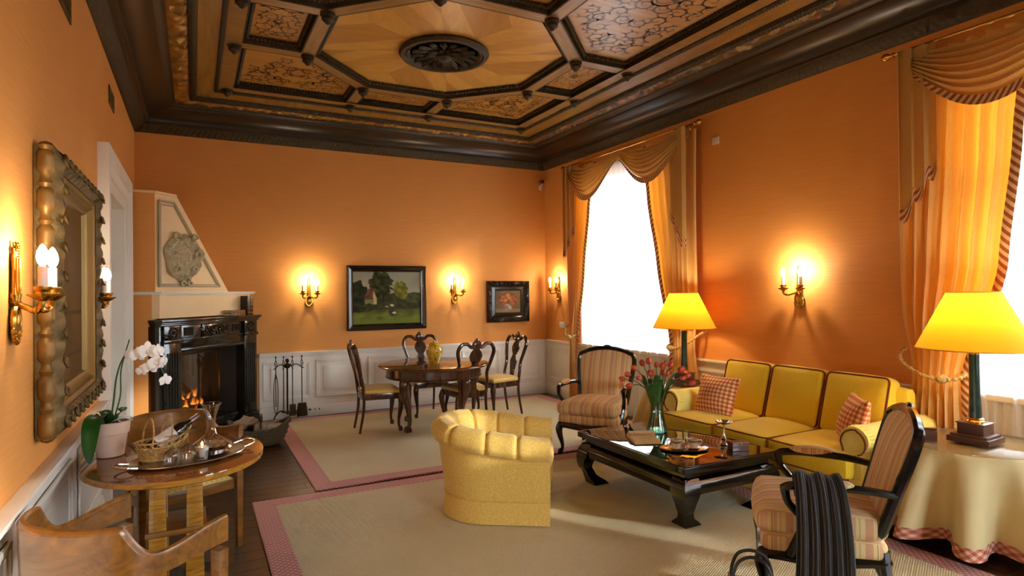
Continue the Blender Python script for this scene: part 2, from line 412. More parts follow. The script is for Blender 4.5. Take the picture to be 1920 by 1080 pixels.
GREENMARBLE = P('green_marble', (38,66,58), .15, var=.4, vs=14, Coat_Weight=.4)
BROWNBOX = P('brown_lacquer', (84,50,38), .35, var=.1, vs=10, Coat_Weight=.2)
LEAF = P('leaf_green', (58,104,40), .45, var=.25, vs=18)
ORCHLEAF = P('orchid_leaf', (34,86,22), .35, var=.2, vs=8)
PETAL = P('white_petal', (246,242,240), .5, Subsurface_Weight=.1)
TULIP = P('tulip_red', (238,92,60), .5, var=.35, vs=22)
CERAMIC = P('white_porcelain', (232,222,210), .2, Coat_Weight=.3)
PAPER = P('book_paper', (226,198,142), .8, var=.08, vs=60)
LEATHER = P('black_leather', (22,19,18), .38, bump=.2, bs=200)
KNIT = None
def m_knit():
    q = NT('charcoal_knit'); x = q.sep(q.attr())[0]; r = q.math('SINE', q.math('MULTIPLY', x, 120.0))
    q.col(q.ramp(q.math('MULTIPLY_ADD', r, .5, .5), [(.2,(20,20,21)),(.8,(52,52,54))])); q.set(Roughness=.95, Sheen_Weight=.25); q.bump(q.math('ADD', r, q.noise(q.co(), 220, 2)), .6, .006); return q.m
KNIT = m_knit()
WICKER = P('wicker', (206,160,88), .55, var=.35, vs=60)
DARKWICKER = P('dark_wicker', (88,72,44), .7, var=.45, vs=70, bump=.6, bs=120)
TERRA = P('pale_clay', (226,190,166), .75, var=.08, vs=8)
# ================================================================ ROOM SHELL
T_ = .35
fl = struct(MB().box(XL-T_, XR+T_, YF-T_, YB+T_, -.2, -.012).build('floor', FLOOR, smooth=0))
bl = 1.16
random.seed(1)
proto = MB().box(-bl/2+.0015, bl/2-.0015, -.0685, .0685, -.012, 0).build('floorboard', FLOOR, fl, smooth=0)
k = 0
for r in range(50):
    y = YB-.07-r*.14; off = (r*.37) % 1
    for c in range(6):
        x0 = max(XL, XL+(c-off)*bl); x1 = min(XR, XL+(c-off+1)*bl)
        if x1-x0 < .06: continue
        loc = ((x0+x1)/2, y, 0); scl = ((x1-x0)/bl, 1, 1)
        if k == 0: proto.location = loc; proto.scale = scl
        else: inst(proto, fl, loc, 0, scl)
        k += 1
wb = struct(MB().box(XL-T_, XR+T_, YB, YB+T_, -.2, 4.3).build('wall_back', WALL, smooth=0))
m = MB(); m.box(XL-T_, FILL_WIN[0], YF-T_, YF, -.2, 4.3); m.box(FILL_WIN[1], XR+T_, YF-T_, YF, -.2, 4.3); m.box(*FILL_WIN, YF-T_, YF, -.2, WZ0); m.box(*FILL_WIN, YF-T_, YF, WZ1, 4.3)
wf = struct(m.build('wall_front', WALL, smooth=0))
DY0, DY1, DZ = 5.5, 6.84, 2.44
m = MB(); m.box(XL-T_, XL, YF, DY0, -.2, 4.3); m.box(XL-T_, XL, DY1, YB, -.2, 4.3); m.box(XL-T_, XL, DY0, DY1, DZ, 4.3)
wl = struct(m.build('wall_left', WALL, smooth=0))
m = MB(); ys = [YF] + [q for a, b in reversed(WIN) for q in (a, b)] + [YB]
for i in range(0, len(ys), 2): m.box(XR, XR+T_, ys[i], ys[i+1], -.2, 4.3)
for a, b in WIN: m.box(XR, XR+T_, a, b, -.2, WZ0); m.box(XR, XR+T_, a, b, WZ1, 4.3)
wr = struct(m.build('wall_right', WALL, smooth=0))
struct(MB().box(XL-T_-.3, XL-T_-.28, DY0-.2, DY1+.2, -.2, 2.7).build('wall_corridor', WHITE, smooth=0))
# ---- windows
for wi, (a, b) in enumerate(WIN+[FILL_WIN]):  # last one is the unseen front window, added to brighten the room
    root = thing('window_%d' % (wi+1), '', '', (XR+.24, (a+b)/2, WZ0) if wi < 3 else ((a+b)/2, YF-.24, WZ0), 0 if wi < 3 else -PI/2); struct(root)
    h = WZ1-WZ0; hw = (b-a)/2; m = MB()
    m.box(-.04,.04,-hw,-hw+.07,0,h); m.box(-.04,.04,hw-.07,hw,0,h); m.box(-.04,.04,-hw+.07,hw-.07,0,.07); m.box(-.04,.04,-hw+.07,hw-.07,h-.07,h)
    m.box(-.05,.05,-.05,.05,.07,h-.07); m.build('window_frame', WHITE, root, bevel=.006)
    MB().box(-.03,.03,-hw+.07,-.05,1.55,1.61).build('transom', WHITE, root); MB().box(-.03,.03,.05,hw-.07,1.55,1.61).build('transom', WHITE, root)
    for (y0,y1) in ((-hw+.07,-.05),(.05,hw-.07)):
        for (z0,z1) in ((.07,1.55),(1.61,h-.07)): MB().box(-.004,.004,y0,y1,z0,z1).build('pane', PANE, root, smooth=0)
    MB().box(-.32,-.05,-hw-.0,hw+.0,-.045,-.001).build('window_sill', WHITE, root, bevel=.008)
# ---- door in the left wall
dr = thing('door_1', '', '', (XL, 0, 0)); struct(dr)
for k in ('label', 'category'):
    if k in dr: del dr[k]
cw = .27
def casing(m, y0, y1, z0, z1, vert, side=1):
    steps = [(0, .1, .075), (.1, .19, .05), (.19, .27, .03)]
    for s0, s1, d in steps:
        if vert:
            ya, yb = (y0+s0, y0+s1) if side < 0 else (y1-s1, y1-s0)
            m.box(-.002, d, ya, yb, z0, z1-s0)
        else: m.box(-.002, d, y0+s1, y1-s1, z1-s1, z1-s0)
for sd in (-1, 1):
    m = MB(); casing(m, DY0-cw, DY1+cw, .0, DZ+cw, True, sd); m.build('door_casing', WHITE, dr, bevel=.006)
m = MB(); casing(m, DY0-cw, DY1+cw, 0, DZ+cw, False); m.build('door_head', WHITE, dr, bevel=.006)
for y0, y1 in ((DY0, DY0+.02), (DY1-.02, DY1)): MB().box(-.34, .03, y0, y1, 0, DZ).build('door_jamb', WHITE, dr)
MB().box(-.34, .03, DY0+.02, DY1-.02, DZ-.02, DZ).build('door_jamb', WHITE, dr)
for y0, y1 in ((DY0+.022, (DY0+DY1)/2-.003), ((DY0+DY1)/2+.003, DY1-.022)):
    lf = MB().box(-.17, -.12, y0, y1, .01, DZ-.024).build('door_leaf', WHITE, dr, smooth=0)
    for z0, z1 in ((.2,.95),(1.1,DZ-.2)):
        m = MB()
        for (p, q) in (((y0+.1,z0),(y1-.1,z0)),((y0+.1,z1),(y1-.1,z1)),((y0+.1,z0),(y0+.1,z1)),((y1-.1,z0),(y1-.1,z1))):
            m.bar((-.118,p[0],p[1]),(-.118,q[0],q[1]),.03,.012,up=(1,0,0))
        m.build('panel_moulding', WHITE, lf)
m = MB(); m.tube([(-.12,6.1,1.05),(-.08,6.1,1.05)], .012); m.tube([(-.08,6.1,1.05),(-.08,6.0,1.05)], .01); m.build('door_handle', BRASS, dr)
# ---- wainscot: slab, rail, baseboard and raised panel frames
def wain(name, wall, runs, panels, railruns=None):
    """wall: 'B','L','R'; runs along the wall coordinate"""
    def tr(u, d, z):
        return {'B': (u, YB-d, z), 'L': (XL+d, u, z), 'R': (XR-d, u, z), 'F': (u, YF+d, z)}[wall]
    def bx(m, u0, u1, d0, d1, z0, z1):
        p = [(u0,d0),(u1,d0),(u1,d1),(u0,d1)]
        m.hexa([tr(u, d, z0) for u, d in p]+[tr(u, d, z1) for u, d in p])
    m = MB()
    for u0, u1 in runs: bx(m, u0, u1, -.002, .018, 0, ZR-.03)
    root = struct(m.build(name, WHITE, smooth=0))
    for u0, u1 in runs:
        m = MB(); bx(m, u0, u1, 0, .065, ZR-.022, ZR); bx(m, u0, u1, 0, .05, ZR-.04, ZR-.022); bx(m, u0, u1, 0, .032, ZR-.065, ZR-.04); m.build('chair_rail', WHITE, root, bevel=.005)
        m = MB(); bx(m, u0, u1, 0, .034, 0, .15); bx(m, u0, u1, 0, .028, .15, .175); m.build('baseboard', WHITE, root, bevel=.004)
    for u0, u1 in panels:
        m = MB(); z0, z1 = .24, .735
        for wd, d in ((.022,.036),(.045,.027)):
            bx(m,u0,u1,.017,d,z0,z0+wd); bx(m,u0,u1,.017,d,z1-wd,z1); bx(m,u0,u0+wd,.017,d,z0+wd,z1-wd); bx(m,u1-wd,u1,.017,d,z0+wd,z1-wd)
        m.build('panel_frame', WHITE, root, bevel=.003)
        m = MB(); bx(m,u0+.09,u1-.09,.017,.026,z0+.09,z1-.09); m.build('raised_panel', WHITE, root, bevel=.006)
    return root
wain('trim_1', 'B', [(.72, XR)], [(.76,1.34),(1.41,2.03),(2.1,2.72),(2.8,3.42),(3.49,4.11),(4.2,4.82)])
wain('trim_2', 'L', [(YF, DY0-cw)], [(4.2,5.12),(3.0,3.98),(1.75,2.75),(.5,1.5)])
wain('trim_3', 'R', [(YF, YB)], [(7.35,8.2),(6.4,7.1),(5.5,6.2),(4.5,5.3),(3.85,4.42),(3.2,3.78),(2.62,3.12),(1.65,2.3),(.85,1.5)])
fv = thing('floor_vent', 'row of small dark vent slots low in the white skirting behind the fire tools', 'vent', (1.2, YB-.0342, .075))
VD = P('vent_dark', (70,64,60), .6)
for i in range(9): MB().box(-.22+i*.055+(.02 if i % 3 else 0), -.22+i*.055+.034, -.0015, .0002, 0, .025).build('slot', VD, fv, smooth=0)
ws = thing('wall_socket', 'small pale double socket low on the skirting beside the far corner', 'socket', (XR-.034, 7.9, .06))
for i in range(2): MB().box(-.0025, 0, .0-i*.1, .07-i*.1, 0, .06).build('socket_face', P('socket_white', (214,208,196), .4), ws, smooth=0, bevel=.001)
# ================================================================ CEILING
ce = struct(MB().box(XL-T_, XR+T_, YF-T_, YB+T_, ZTOP, 4.35).build('ceiling', DARKMOULD, smooth=0))
OC = [(2.185, 5.58), (2.185, 1.92), (2.185, -1.74)]; AP, HS = 1.207, .5; FX0, FX1, FY0, FY1 = .335, 4.035, -3.59, 7.43
ZS, ZP = 3.885, 3.955         # strip underside, panel underside
def octv(c): x, y = c; return [(x-AP,y-HS),(x-AP,y+HS),(x-HS,y+AP),(x+HS,y+AP),(x+AP,y+HS),(x+AP,y-HS),(x+HS,y-AP),(x-HS,y-AP)]
def inset(poly, d):
    n = len(poly); out = []
    A = sum(poly[i][0]*poly[(i+1)%n][1]-poly[(i+1)%n][0]*poly[i][1] for i in range(n))
    if A < 0: poly = poly[::-1]
    L = []
    for i in range(n):
        a, b = Vector(poly[i]), Vector(poly[(i+1)%n]); t = (b-a).normalized(); nn = Vector((-t.y, t.x)); L.append((a+nn*d, t))
    for i in range(n):
        (p, t), (q, u) = L[i-1], L[i]; den = t.x*u.y-t.y*u.x; k = ((q-p).x*u.y-(q-p).y*u.x)/den; out.append(tuple(p+t*k))
    return out
strips = []; bosses = []; panels = []
OO = [octv(c) for c in OC]
for O in OO:
    for i in range(8): strips.append((O[i], O[(i+1)%8])); bosses.append(O[i])
def conn(p, q): strips.append((p, q)); bosses.append(q)
for O in OO:
    for i in (0, 1): conn(O[i], (FX0, O[i][1]))
    for i in (4, 5): conn(O[i], (FX1, O[i][1]))
    panels.append(('rect', [(FX0,O[0][1]),O[0],O[1],(FX0,O[1][1])])); panels.append(('rect', [O[5],(FX1,O[5][1]),(FX1,O[4][1]),O[4]])); panels.append(('oct', O))
for i in (2, 3): conn(OO[0][i], (OO[0][i][0], FY1))
for i in (6, 7): conn(OO[-1][i], (OO[-1][i][0], FY0))
for Oa, Ob in zip(OO, OO[1:]):
    for i, j in ((7, 2), (6, 3)): strips.append((Oa[i], Ob[j]))
    panels.append(('rect', [Ob[2],Ob[3],Oa[6],Oa[7]]))
    panels.append(('mid', [(FX0,Ob[1][1]),Ob[1],Ob[2],Oa[7],Oa[0],(FX0,Oa[0][1])])); panels.append(('mid', [Ob[4],(FX1,Ob[4][1]),(FX1,Oa[5][1]),Oa[5],Oa[6],Ob[3]]))
O = OO[0]
panels.append(('rect', [O[2],O[3],(O[3][0],FY1),(O[2][0],FY1)]))
panels.append(('corner', [(FX0,O[1][1]),O[1],O[2],(O[2][0],FY1),(FX0,FY1)])); panels.append(('corner', [O[3],O[4],(FX1,O[4][1]),(FX1,FY1),(O[3][0],FY1)]))
O = OO[-1]
panels.append(('rect', [(O[7][0],FY0),(O[6][0],FY0),O[6],O[7]]))
panels.append(('corner', [(FX0,FY0),(O[7][0],FY0),O[7],O[0],(FX0,O[0][1])])); panels.append(('corner', [(O[6][0],FY0),(FX1,FY0),(FX1,O[5][1]),O[5],O[6]]))
for a, b in (((FX0,FY0),(FX0,FY1)),((FX0,FY1),(FX1,FY1)),((FX1,FY1),(FX1,FY0)),((FX1,FY0),(FX0,FY0))): strips.append((a, b)); bosses.append(a)
for a, b in strips:
    a, b = Vector((*a, 0)), Vector((*b, 0)); L = (b-a).length
    o = MB().box(-L/2, L/2, -.062, .062, 0, ZTOP-ZS).build('beam', STRIPWOOD, ce, smooth=0, bevel=.006)
    o.location = ((a+b)/2) + Vector((0,0,ZS)); o.rotation_euler = (0,0,math.atan2(b.y-a.y, b.x-a.x))
def beaded(m, poly, z, r, pitch=.032, amp=.5):
    n = len(poly)
    for i in range(n):
        a, b = Vector((*poly[i], z)), Vector((*poly[(i+1)%n], z)); L = (b-a).length; cnt = max(2, int(L/pitch)); pts = []; rr = []
        for k in range(cnt*2+1): pts.append(a+(b-a)*(k/(cnt*2))); rr.append(r*(1 if k % 2 else 1-amp))
        m.tube(pts, rr, 6)
def scrollwork(poly, seed, wid):
    rnd = random.Random(seed); m = MB(); P2 = [Vector(p) for p in poly]; n = len(P2)
    A = sum(P2[i].x*P2[(i+1)%n].y-P2[(i+1)%n].x*P2[i].y for i in range(n)); sg = 1 if A > 0 else -1
    def inside(p): return all(sg*((P2[(i+1)%n]-P2[i]).x*(p-P2[i]).y-(P2[(i+1)%n]-P2[i]).y*(p-P2[i]).x) > 0 for i in range(n))
    c = sum(P2, Vector((0,0)))/n
    def ribbon(pts, w0, w1):
        k = len(pts)-1; row = []
        for i, p in enumerate(pts):
            t = (pts[min(i+1,k)]-pts[max(i-1,0)]); t = t.normalized() if t.length > 1e-9 else Vector((1,0)); nn = Vector((-t.y, t.x)); w_ = (w0+(w1-w0)*i/k)*(.5+.5*math.sin(PI*min(1,.15+i/k)))
            row.append((p+nn*w_, p-nn*w_, inside(p)))
        for (a, b, o), (d, e_, o2) in zip(row, row[1:]):
            if o and o2: m.add([(*a,0),(*d,0),(*e_,0),(*b,0)], [(0,1,2,3)])
    def spiral(p, r, a0, turns, s):
        pts = []
        for i in range(26):
            t = i/25; rr = r*(1-.82*t); an = a0+s*turns*2*PI*t; pts.append(p+Vector((math.cos(an), math.sin(an)))*rr)
        ribbon(pts, wid*1.1, wid*.7)
        for i in (1, 4, 7, 10, 13, 16):      # leaves springing from the scroll
            d = (pts[i]-p).normalized(); q = Vector((-d.y, d.x))*s; L = r*.55
            ribbon([pts[i]+d*(L*k/5)+q*(.35*L*math.sin(k/5*2.2)) for k in range(6)], wid*1.3, .0005)
    ex = max(abs((p-c).x) for p in P2); ey = max(abs((p-c).y) for p in P2); big = max(ex, ey)
    spots = []
    for _ in range(400):
        p = Vector((rnd.uniform(.12,.95)*ex, rnd.uniform(-.95,.95)*ey)); r = rnd.uniform(.05,.1)*(1.35 if big > .7 else .9)
        if inside(c+p) and all((p-q).length > .8*(r+k) for q, k in spots): spots.append((p, r))
    for i, (p, r) in enumerate(spots):
        a0 = rnd.uniform(0, 2*PI); tn = rnd.uniform(1.1,1.6); s = 1 if i % 2 else -1
        for sx in (-1, 1): spiral(c+Vector((sx*p.x, p.y)), r, a0 if sx > 0 else PI-a0, tn, s*sx)
    for rr in (.2, .14): ribbon([c+Vector((math.cos(k*PI/4+PI/8)*rr*ex*1.1, math.sin(k*PI/4+PI/8)*rr*min(ex,ey)*1.3)) for k in range(9)], wid, wid)
    return m
for kind, poly in panels:
    cx = sum(p[0] for p in poly)/len(poly); cy = sum(p[1] for p in poly)/len(poly)
    loc = [(x-cx, y-cy) for x, y in poly]
    m = MB(); beaded(m, inset(loc, .092), ZP-.018-ZS, .026, .034 if kind != 'oct' else .036)
    for i, p in enumerate(inset(loc, .064)):
        q = inset(loc, .064)[(i+1) % len(loc)]; m.bar((*p, ZP-.035-ZS), (*q, ZP-.035-ZS), .014, .07)
    o = m.build('carved_moulding', CARVED, ce); o.location = (cx, cy, ZS)
    if kind == 'oct':
        I = inset(loc, .06)
        for i in range(8):
            a, b = Vector(I[i]), Vector(I[(i+1)%8]); ang = math.atan2((a+b).y, (a+b).x)+(.35 if i % 2 else -.2)
            R = Matrix.Rotation(-ang, 2); a2, b2 = R @ a, R @ b
            o = MB().prism([(0,0),tuple(a2),tuple(b2)], 0, .03).build('veneer_panel', VENEER, ce, smooth=0); o.location = (cx, cy, ZP+(.0005*(i % 2))); o.rotation_euler = (0,0,ang)
    else:
        I = inset(loc, .06); J = inset(loc, .06+ (.2 if kind != 'rect' else .12)); n = len(I)
        if kind == 'mid': s2 = 0
        m = MB(); m.add([(x,y,0) for x,y in I], [], [(0,0,0)]*n); m.add([(x,y,0) for x,y in J], [], [(1,0,0)]*n)
        m.f += [(i,(i+1)%n,n+(i+1)%n,n+i) for i in range(n)]+[tuple(range(n,2*n))]
        o = m.build('painted_panel', PANELWOOD2 if kind == 'mid' else PANELWOOD, ce, smooth=0, uv=True); o.location = (cx, cy, ZP)
        s = scrollwork(inset(loc, .17 if kind != 'rect' else .14), len(panels)+int(cx*10), .011 if kind != 'rect' else .008).build('painted_scrollwork', INK2 if kind == 'mid' else INK, o, smooth=0, fixn=False); s.location = (0,0,-.0012); s['kind'] = 'stuff'
prof = [(.062,0),(.062,-.02),(.045,-.03),(.052,-.045),(.05,-.055),(.03,-.07),(.018,-.085),(.0,-.094)]
bp = MB().lathe(prof, 14).build('boss', CARVED, ce)
prof = None; seen = set(); first = True
for p in bosses:
    key = (round(p[0],2), round(p[1],2))
    if key in seen: continue
    seen.add(key)
    if first: bp.location = (*p, ZS); first = False
    else: inst(bp, ce, (*p, ZS))
def rosette(c):
    m = MB()
    m.lathe([(.43,0),(.44,-.025),(.42,-.05),(.39,-.05),(.375,-.03),(.36,-.045),(.345,-.03),(.33,-.005),(.33,0)], 48, (0,0,0))
    r = m.build('ceiling_rosette_ring', CARVED, ce); r.location = (c[0], c[1], ZP); r.name = 'rosette_ring'
    m = MB().lathe([(.335,-.004),(0,-.004)], 40); o = m.build('rosette_ground', DARKMOULD, ce); o.location = r.location
    for ring, (n, r0, r1, wd, h) in enumerate(((16,.1,.325,.058,.055),(10,.05,.2,.05,.08))):
        m = MB()
        def leaf(u, v):
            x = r0+(r1-r0)*v; wv = wd*(.25+.75*v)*math.sin(PI*min(1,.3+.68*v))**.6*(1+.12*math.sin(v*25))
            k_ = abs(u-.5)*2; return (x, (u-.5)*2*wv, -.008-h*(.35+.65*v**1.5)*(1-.55*k_**1.5)+.012*math.cos(k_*9)*v)
        m.grid(leaf, 8, 14); l = m.build('rosette_leaf', CARVED, ce, fixn=False, smooth=80); l.location = r.location
        for i in range(1, n): inst(l, ce, r.location, 2*PI*(i+.5*ring)/n)
    o = MB().lathe([(.07,-.01),(.075,-.06),(.05,-.085),(0,-.09)], 16).build('rosette_button', CARVED, ce); o.location = r.location
for c in OC: rosette(c)
# ---- cornice (swept round the room), one object with a band for each moulding and side
co_ = struct(MB().box(XL, XL+.02, YB-.02, YB, ZC+.003, ZC+.01).build('trim_4', CARVED, smooth=0))
BANDS = [('carved_ovolo', [(.005,3.514),(.03,3.522),(.06,3.545),(.085,3.575),(.1,3.6)], CARVED, (.008,.06)),
         ('fillet', [(.1,3.6),(.13,3.603),(.13,3.622),(.16,3.626)], DARKMOULD, None),
         ('cove', [(.16,3.626),(.17,3.65),(.2,3.685),(.25,3.715),(.31,3.735),(.35,3.742)], P('cornice_cove', (40,30,14), .32, var=.2, vs=6), None),
         ('torus', [(.35,3.742),(.352,3.758),(.375,3.765),(.4,3.778),(.41,3.8),(.43,3.802)], DARKMOULD, None),
         ('relief_band', [(.43,3.802),(.455,3.795),(.5,3.792),(.55,3.797),(.575,3.81)], RELIEF, (.014,.085)),
         ('bead', [(.575,3.81),(.58,3.795),(.61,3.79),(.64,3.8),(.65,3.83)], CARVED, (.005,.034)),
         ('gold_board', [(.65,3.835),(.82,3.865)], GILTWOOD, None),
         ('bead', [(.82,3.865),(.825,3.85),(.85,3.848),(.865,3.865)], CARVED, (.005,.034)),
         ('edge_board', [(.865,3.872),(1.0,3.872)], STRIPWOOD, None)]
def cornice(side):
    A = {'B': ((XL,YB),(XR,YB),(0,-1)), 'L': ((XL,YF),(XL,YB),(1,0)), 'R': ((XR,YF),(XR,YB),(-1,0)), 'F': ((XL,YF),(XR,YF),(0,1))}[side]
    p, q, n = Vector(A[0]), Vector(A[1]), Vector(A[2]); t = (q-p).normalized(); L = (q-p).length
    for name, pr, mat, mod in BANDS:
        if name == 'relief_band' and side == 'R': mat = FRUIT
        per = 2 if not mod else max(2, int(L/(mod[1]/4))); k = len(pr)-1
        if mod and name in ('carved_ovolo', 'relief_band'):   # finer profile for carving
            pr = [tuple(Vector(pr[i//2]).lerp(Vector(pr[min(i//2+1, k)]), (i % 2)/2)) for i in range(2*k+1)]; k = len(pr)-1
        def fn(u, v):
            off, z = pr[round(v*k)]; s = off+u*(L-2*off); pos = p+t*s+n*off
            if mod:
                d = mod[0]*math.sin(PI*v)
                if name == 'relief_band':
                    z -= 2.6*d*(noise.noise(Vector((s*16, v*3.2, 1.7)))+.35*noise.noise(Vector((s*40, v*8, 5.))))
                elif name == 'carved_ovolo': z -= 0; pos = pos+n*d*math.sin(2*PI*s/mod[1])*(1 if v < .55 else -.8)
                else: z -= d*math.sin(2*PI*s/mod[1])
            return (pos.x, pos.y, z)
        m = MB().grid(fn, per, k); m.build(name, mat, co_, smooth=50, fixn=False)
for s_ in 'BLRF': cornice(s_)
# ---- rugs
def rug(x0, x1, y0, y1, label):
    b = .155; t = .014; root = thing('area_rug', label, 'rug', ((x0+x1)/2, (y0+y1)/2, .001)); hx, hy = (x1-x0)/2, (y1-y0)/2
    MB().box(-hx+b, hx-b, -hy+b, hy-b, 0, t-.001).build('rug_field', RUG, root, smooth=0)
    for pts in ([(-hx,-hy),(hx,-hy),(hx-b,-hy+b),(-hx+b,-hy+b)], [(hx,-hy),(hx,hy),(hx-b,hy-b),(hx-b,-hy+b)], [(hx,hy),(-hx,hy),(-hx+b,hy-b),(hx-b,hy-b)], [(-hx,hy),(-hx,-hy),(-hx+b,-hy+b),(-hx+b,hy-b)]):
        MB().prism(pts, 0, t).build('rug_border', RUGBORDER, root, smooth=0, bevel=.004)
    return root
rug(.86, 4.72, 5.12, 8.16, 'beige sisal rug with pink patterned border under the dining table')
rug(.378, 3.9, .9, 5.045, 'beige sisal rug with pink patterned border under the coffee table')
# ================================================================ CORNER FIREPLACE
FP = Vector((-.355, 7.2, 0)); FA = math.atan2(.75, .661)
def FW(u, n, z): c, s = math.cos(FA), math.sin(FA); return (FP.x+u*c+n*s, FP.y+u*s-n*c, z)
hood = thing('chimney_hood', 'cream corner chimney hood with stucco cartouche above the black fireplace', 'chimney', (XL+.1, YB-.1, 0))
def H_(m): return m.xf(Matrix.Translation(-Vector(hood.location)))
def plan_prism(m, lo, hi, z0, z1):
    n = len(lo); m.add([(x,y,z0) for x,y in lo]+[(x,y,z1) for x,y in hi], [tuple(range(n-1,-1,-1)), tuple(range(n,2*n))]+[(i,(i+1)%n,n+(i+1)%n,n+i) for i in range(n)])
e = .002; L0 = (XL+e, 7.2); CR = (XL+e, YB-e); ZB, ZL, ZH = 1.36, 1.635, 2.665
b = FW(1.077,0,0)[:2]; t = FW(.28,0,0)[:2]; p1 = FW(0,0,0)[:2]
m = MB(); plan_prism(m, [(L0[0],7.215),FW(.012,-.012,0)[:2],b,(b[0],YB-e),CR], [(L0[0],7.215),FW(.012,-.012,0)[:2],t,(t[0],YB-e),CR], ZL, ZH); H_(m).build('hood_body', CREAM, hood, smooth=0)
m = MB(); m.box(L0[0], p1[0]-.001, 7.2, 7.214, 0, ZH-.02); H_(m).build('hood_side', WALL, hood, smooth=0)
m = MB(); m.box(L0[0], p1[0], 7.19, 7.23, ZH-.02, ZH+.004); plan_prism(m, [FW(0,.01,0)[:2],FW(.285,.01,0)[:2],FW(.285,-.06,0)[:2],FW(0,-.06,0)[:2]], [FW(0,.01,0)[:2],FW(.28,.01,0)[:2],FW(.28,-.06,0)[:2],FW(0,-.06,0)[:2]], ZH-.02, ZH+.004); H_(m).build('top_fillet', CREAM, hood, smooth=0)
m = MB(); pe = FW(1.5,0,0)[:2]; plan_prism(m, *[[(L0[0],7.216),FW(.02,.03,0)[:2],FW(1.43,.03,0)[:2],(FW(1.43,.03,0)[0],YB-e),CR]]*2, ZB, ZL-.03); H_(m).build('hood_band', CREAM, hood, smooth=0)
for (d, z0, z1) in ((.06, ZL-.03, ZL-.015), (.085, ZL-.015, ZL)):
    m = MB(); plan_prism(m, *[[(L0[0],7.2-d*.4),FW(-.01,d,0)[:2],FW(1.47,d,0)[:2],(FW(1.47,d,0)[0],YB-e),CR]]*2, z0, z1); H_(m).build('hood_ledge', WHITE, hood, smooth=0, bevel=.004)
poly = [(.05,ZL+.06),(.93,ZL+.06),(.25,ZH-.09),(.05,ZH-.09)]
m = MB()
for i in range(4):
    a, c = poly[i], poly[(i+1)%4]
    m.bar(FW(a[0],.006,a[1]), FW(c[0],.006,c[1]), .02, .016, up=FW(0,1,0) and (Vector(FW(0,1,0))-FP))
    a2 = tuple(Vector(a)*.94+Vector((.3,ZL+.38))*.06); c2 = tuple(Vector(c)*.94+Vector((.3,ZL+.38))*.06)
    m.bar(FW(a2[0],.004,a2[1]), FW(c2[0],.004,c2[1]), .012, .012, up=(Vector(FW(0,1,0))-FP))
H_(m).build('panel_moulding', P('moulding_beige', (170,150,116), .6), hood, smooth=0)  # moulding in a darker beige than the hood plaster
def cart(u, v):     # shield-shaped relief; u angle, v radius
    a = 2*PI*u; ca, sa = math.cos(a), math.sin(a)
    R = .24*(1+.10*math.cos(2*a)+.05*math.sin(5*a+1)+.05*math.sin(9*a))
    ux = ca*R*1.05*(1 if sa > 0 else 1-.5*abs(sa)**2.2); uz = sa*R*(1.05 if sa > 0 else 1.35)
    h = .012+.03*math.exp(-((v-.82)/.1)**2)*(1+.5*math.sin(14*a))+.018*math.exp(-((v-.5)/.07)**2)+.022*max(0,1-(v/.38)**2)
    h += .010*noise.noise(Vector((ux*60*v, uz*60*v, 3)))+.008*noise.noise(Vector((ux*22*v, uz*22*v, 9)))
    if v > .985: h = 0
    return FW(.385+ux*v, .002+max(h,0), 2.02+uz*v)
m = MB().grid(cart, 72, 22, cu=True); H_(m).build('cartouche', STUCCO, hood, smooth=30, fixn=False)
for sx in (-1, 1):
    for (cx, cz, r) in ((.13*sx, .2, .05), (.17*sx, .02, .05), (.12*sx, -.15, .045), (.045*sx, -.3, .035)):
        m = MB(); pts = [FW(.385+cx+math.cos(q)*r*(1-q/9), .03, 2.02+cz+math.sin(q)*r*(1-q/9)) for q in [k*.45 for k in range(15)]]
        m.tube(pts, interp([.016,.008], 15), 6); H_(m).build('scroll', STUCCO, hood)
fp = thing('fireplace', 'black marble corner fireplace with carved frieze and glass stove front', 'fireplace', FP, FA)
def fbox(m, u0, u1, n0, n1, z0, z1): return m.box(u0, u1, -n1, -n0, z0, z1)
m = MB(); fbox(m,-.045,.0,-.05,.085,0,1.28); m.build('side_panel', MARBLE, fp, bevel=.006)
for u0, u1 in ((0,.235),(1.235,1.46)):
    pl = fbox(MB(),u0,u1,-.02,.1,.16,1.1).build('pilaster', MARBLE, fp, bevel=.005)
    m = MB(); k = 5; w_ = (u1-u0-.06)/k
    for i in range(k): m.tube([(u0+.03+w_*(i+.5),-.1,.27),(u0+.03+w_*(i+.5),-.1,1.0)], w_*.36, 6)
    m.build('fluting', MARBLE, pl)
    m = MB(); fbox(m,u0-.015,u1+.015,-.02,.13,0,.12); fbox(m,u0-.008,u1+.008,-.02,.118,.12,.16); m.build('plinth', MARBLE, pl, bevel=.008)
    m = MB(); fbox(m,u0-.01,u1+.012,-.02,.118,1.1,1.135); m.build('capital', MARBLE, pl, bevel=.006)
    bl_ = fbox(MB(),u0,u1,-.02,.105,1.135,1.28).build('frieze_block', MARBLE, pl, bevel=.004)
    m = MB(); cx, cz = (u0+u1)/2, 1.208
    m.tube([(cx+.055*math.cos(q), -.108, cz+.055*math.sin(q)) for q in [k*2*PI/18 for k in range(18)]], .008, 6, closed=True)
    for k in range(8): a = k*PI/4; m.ell((cx+.03*math.cos(a), -.108, cz+.03*math.sin(a)), (.014,.01,.014), 8, 5)
    m.ell((cx,-.11,cz), (.012,.014,.012), 8, 6); m.build('rosette', MARBLE, bl_)
fr = fbox(MB(),.235,1.235,-.02,.075,1.02,1.28).build('frieze', MARBLE, fp, bevel=.004)
m = MB(); fbox(m,.235,1.235,-.02,.095,1.0,1.03); fbox(m,.235,1.235,.0,.09,1.12,1.135); m.build('lintel_moulding', MARBLE, fr, bevel=.005)
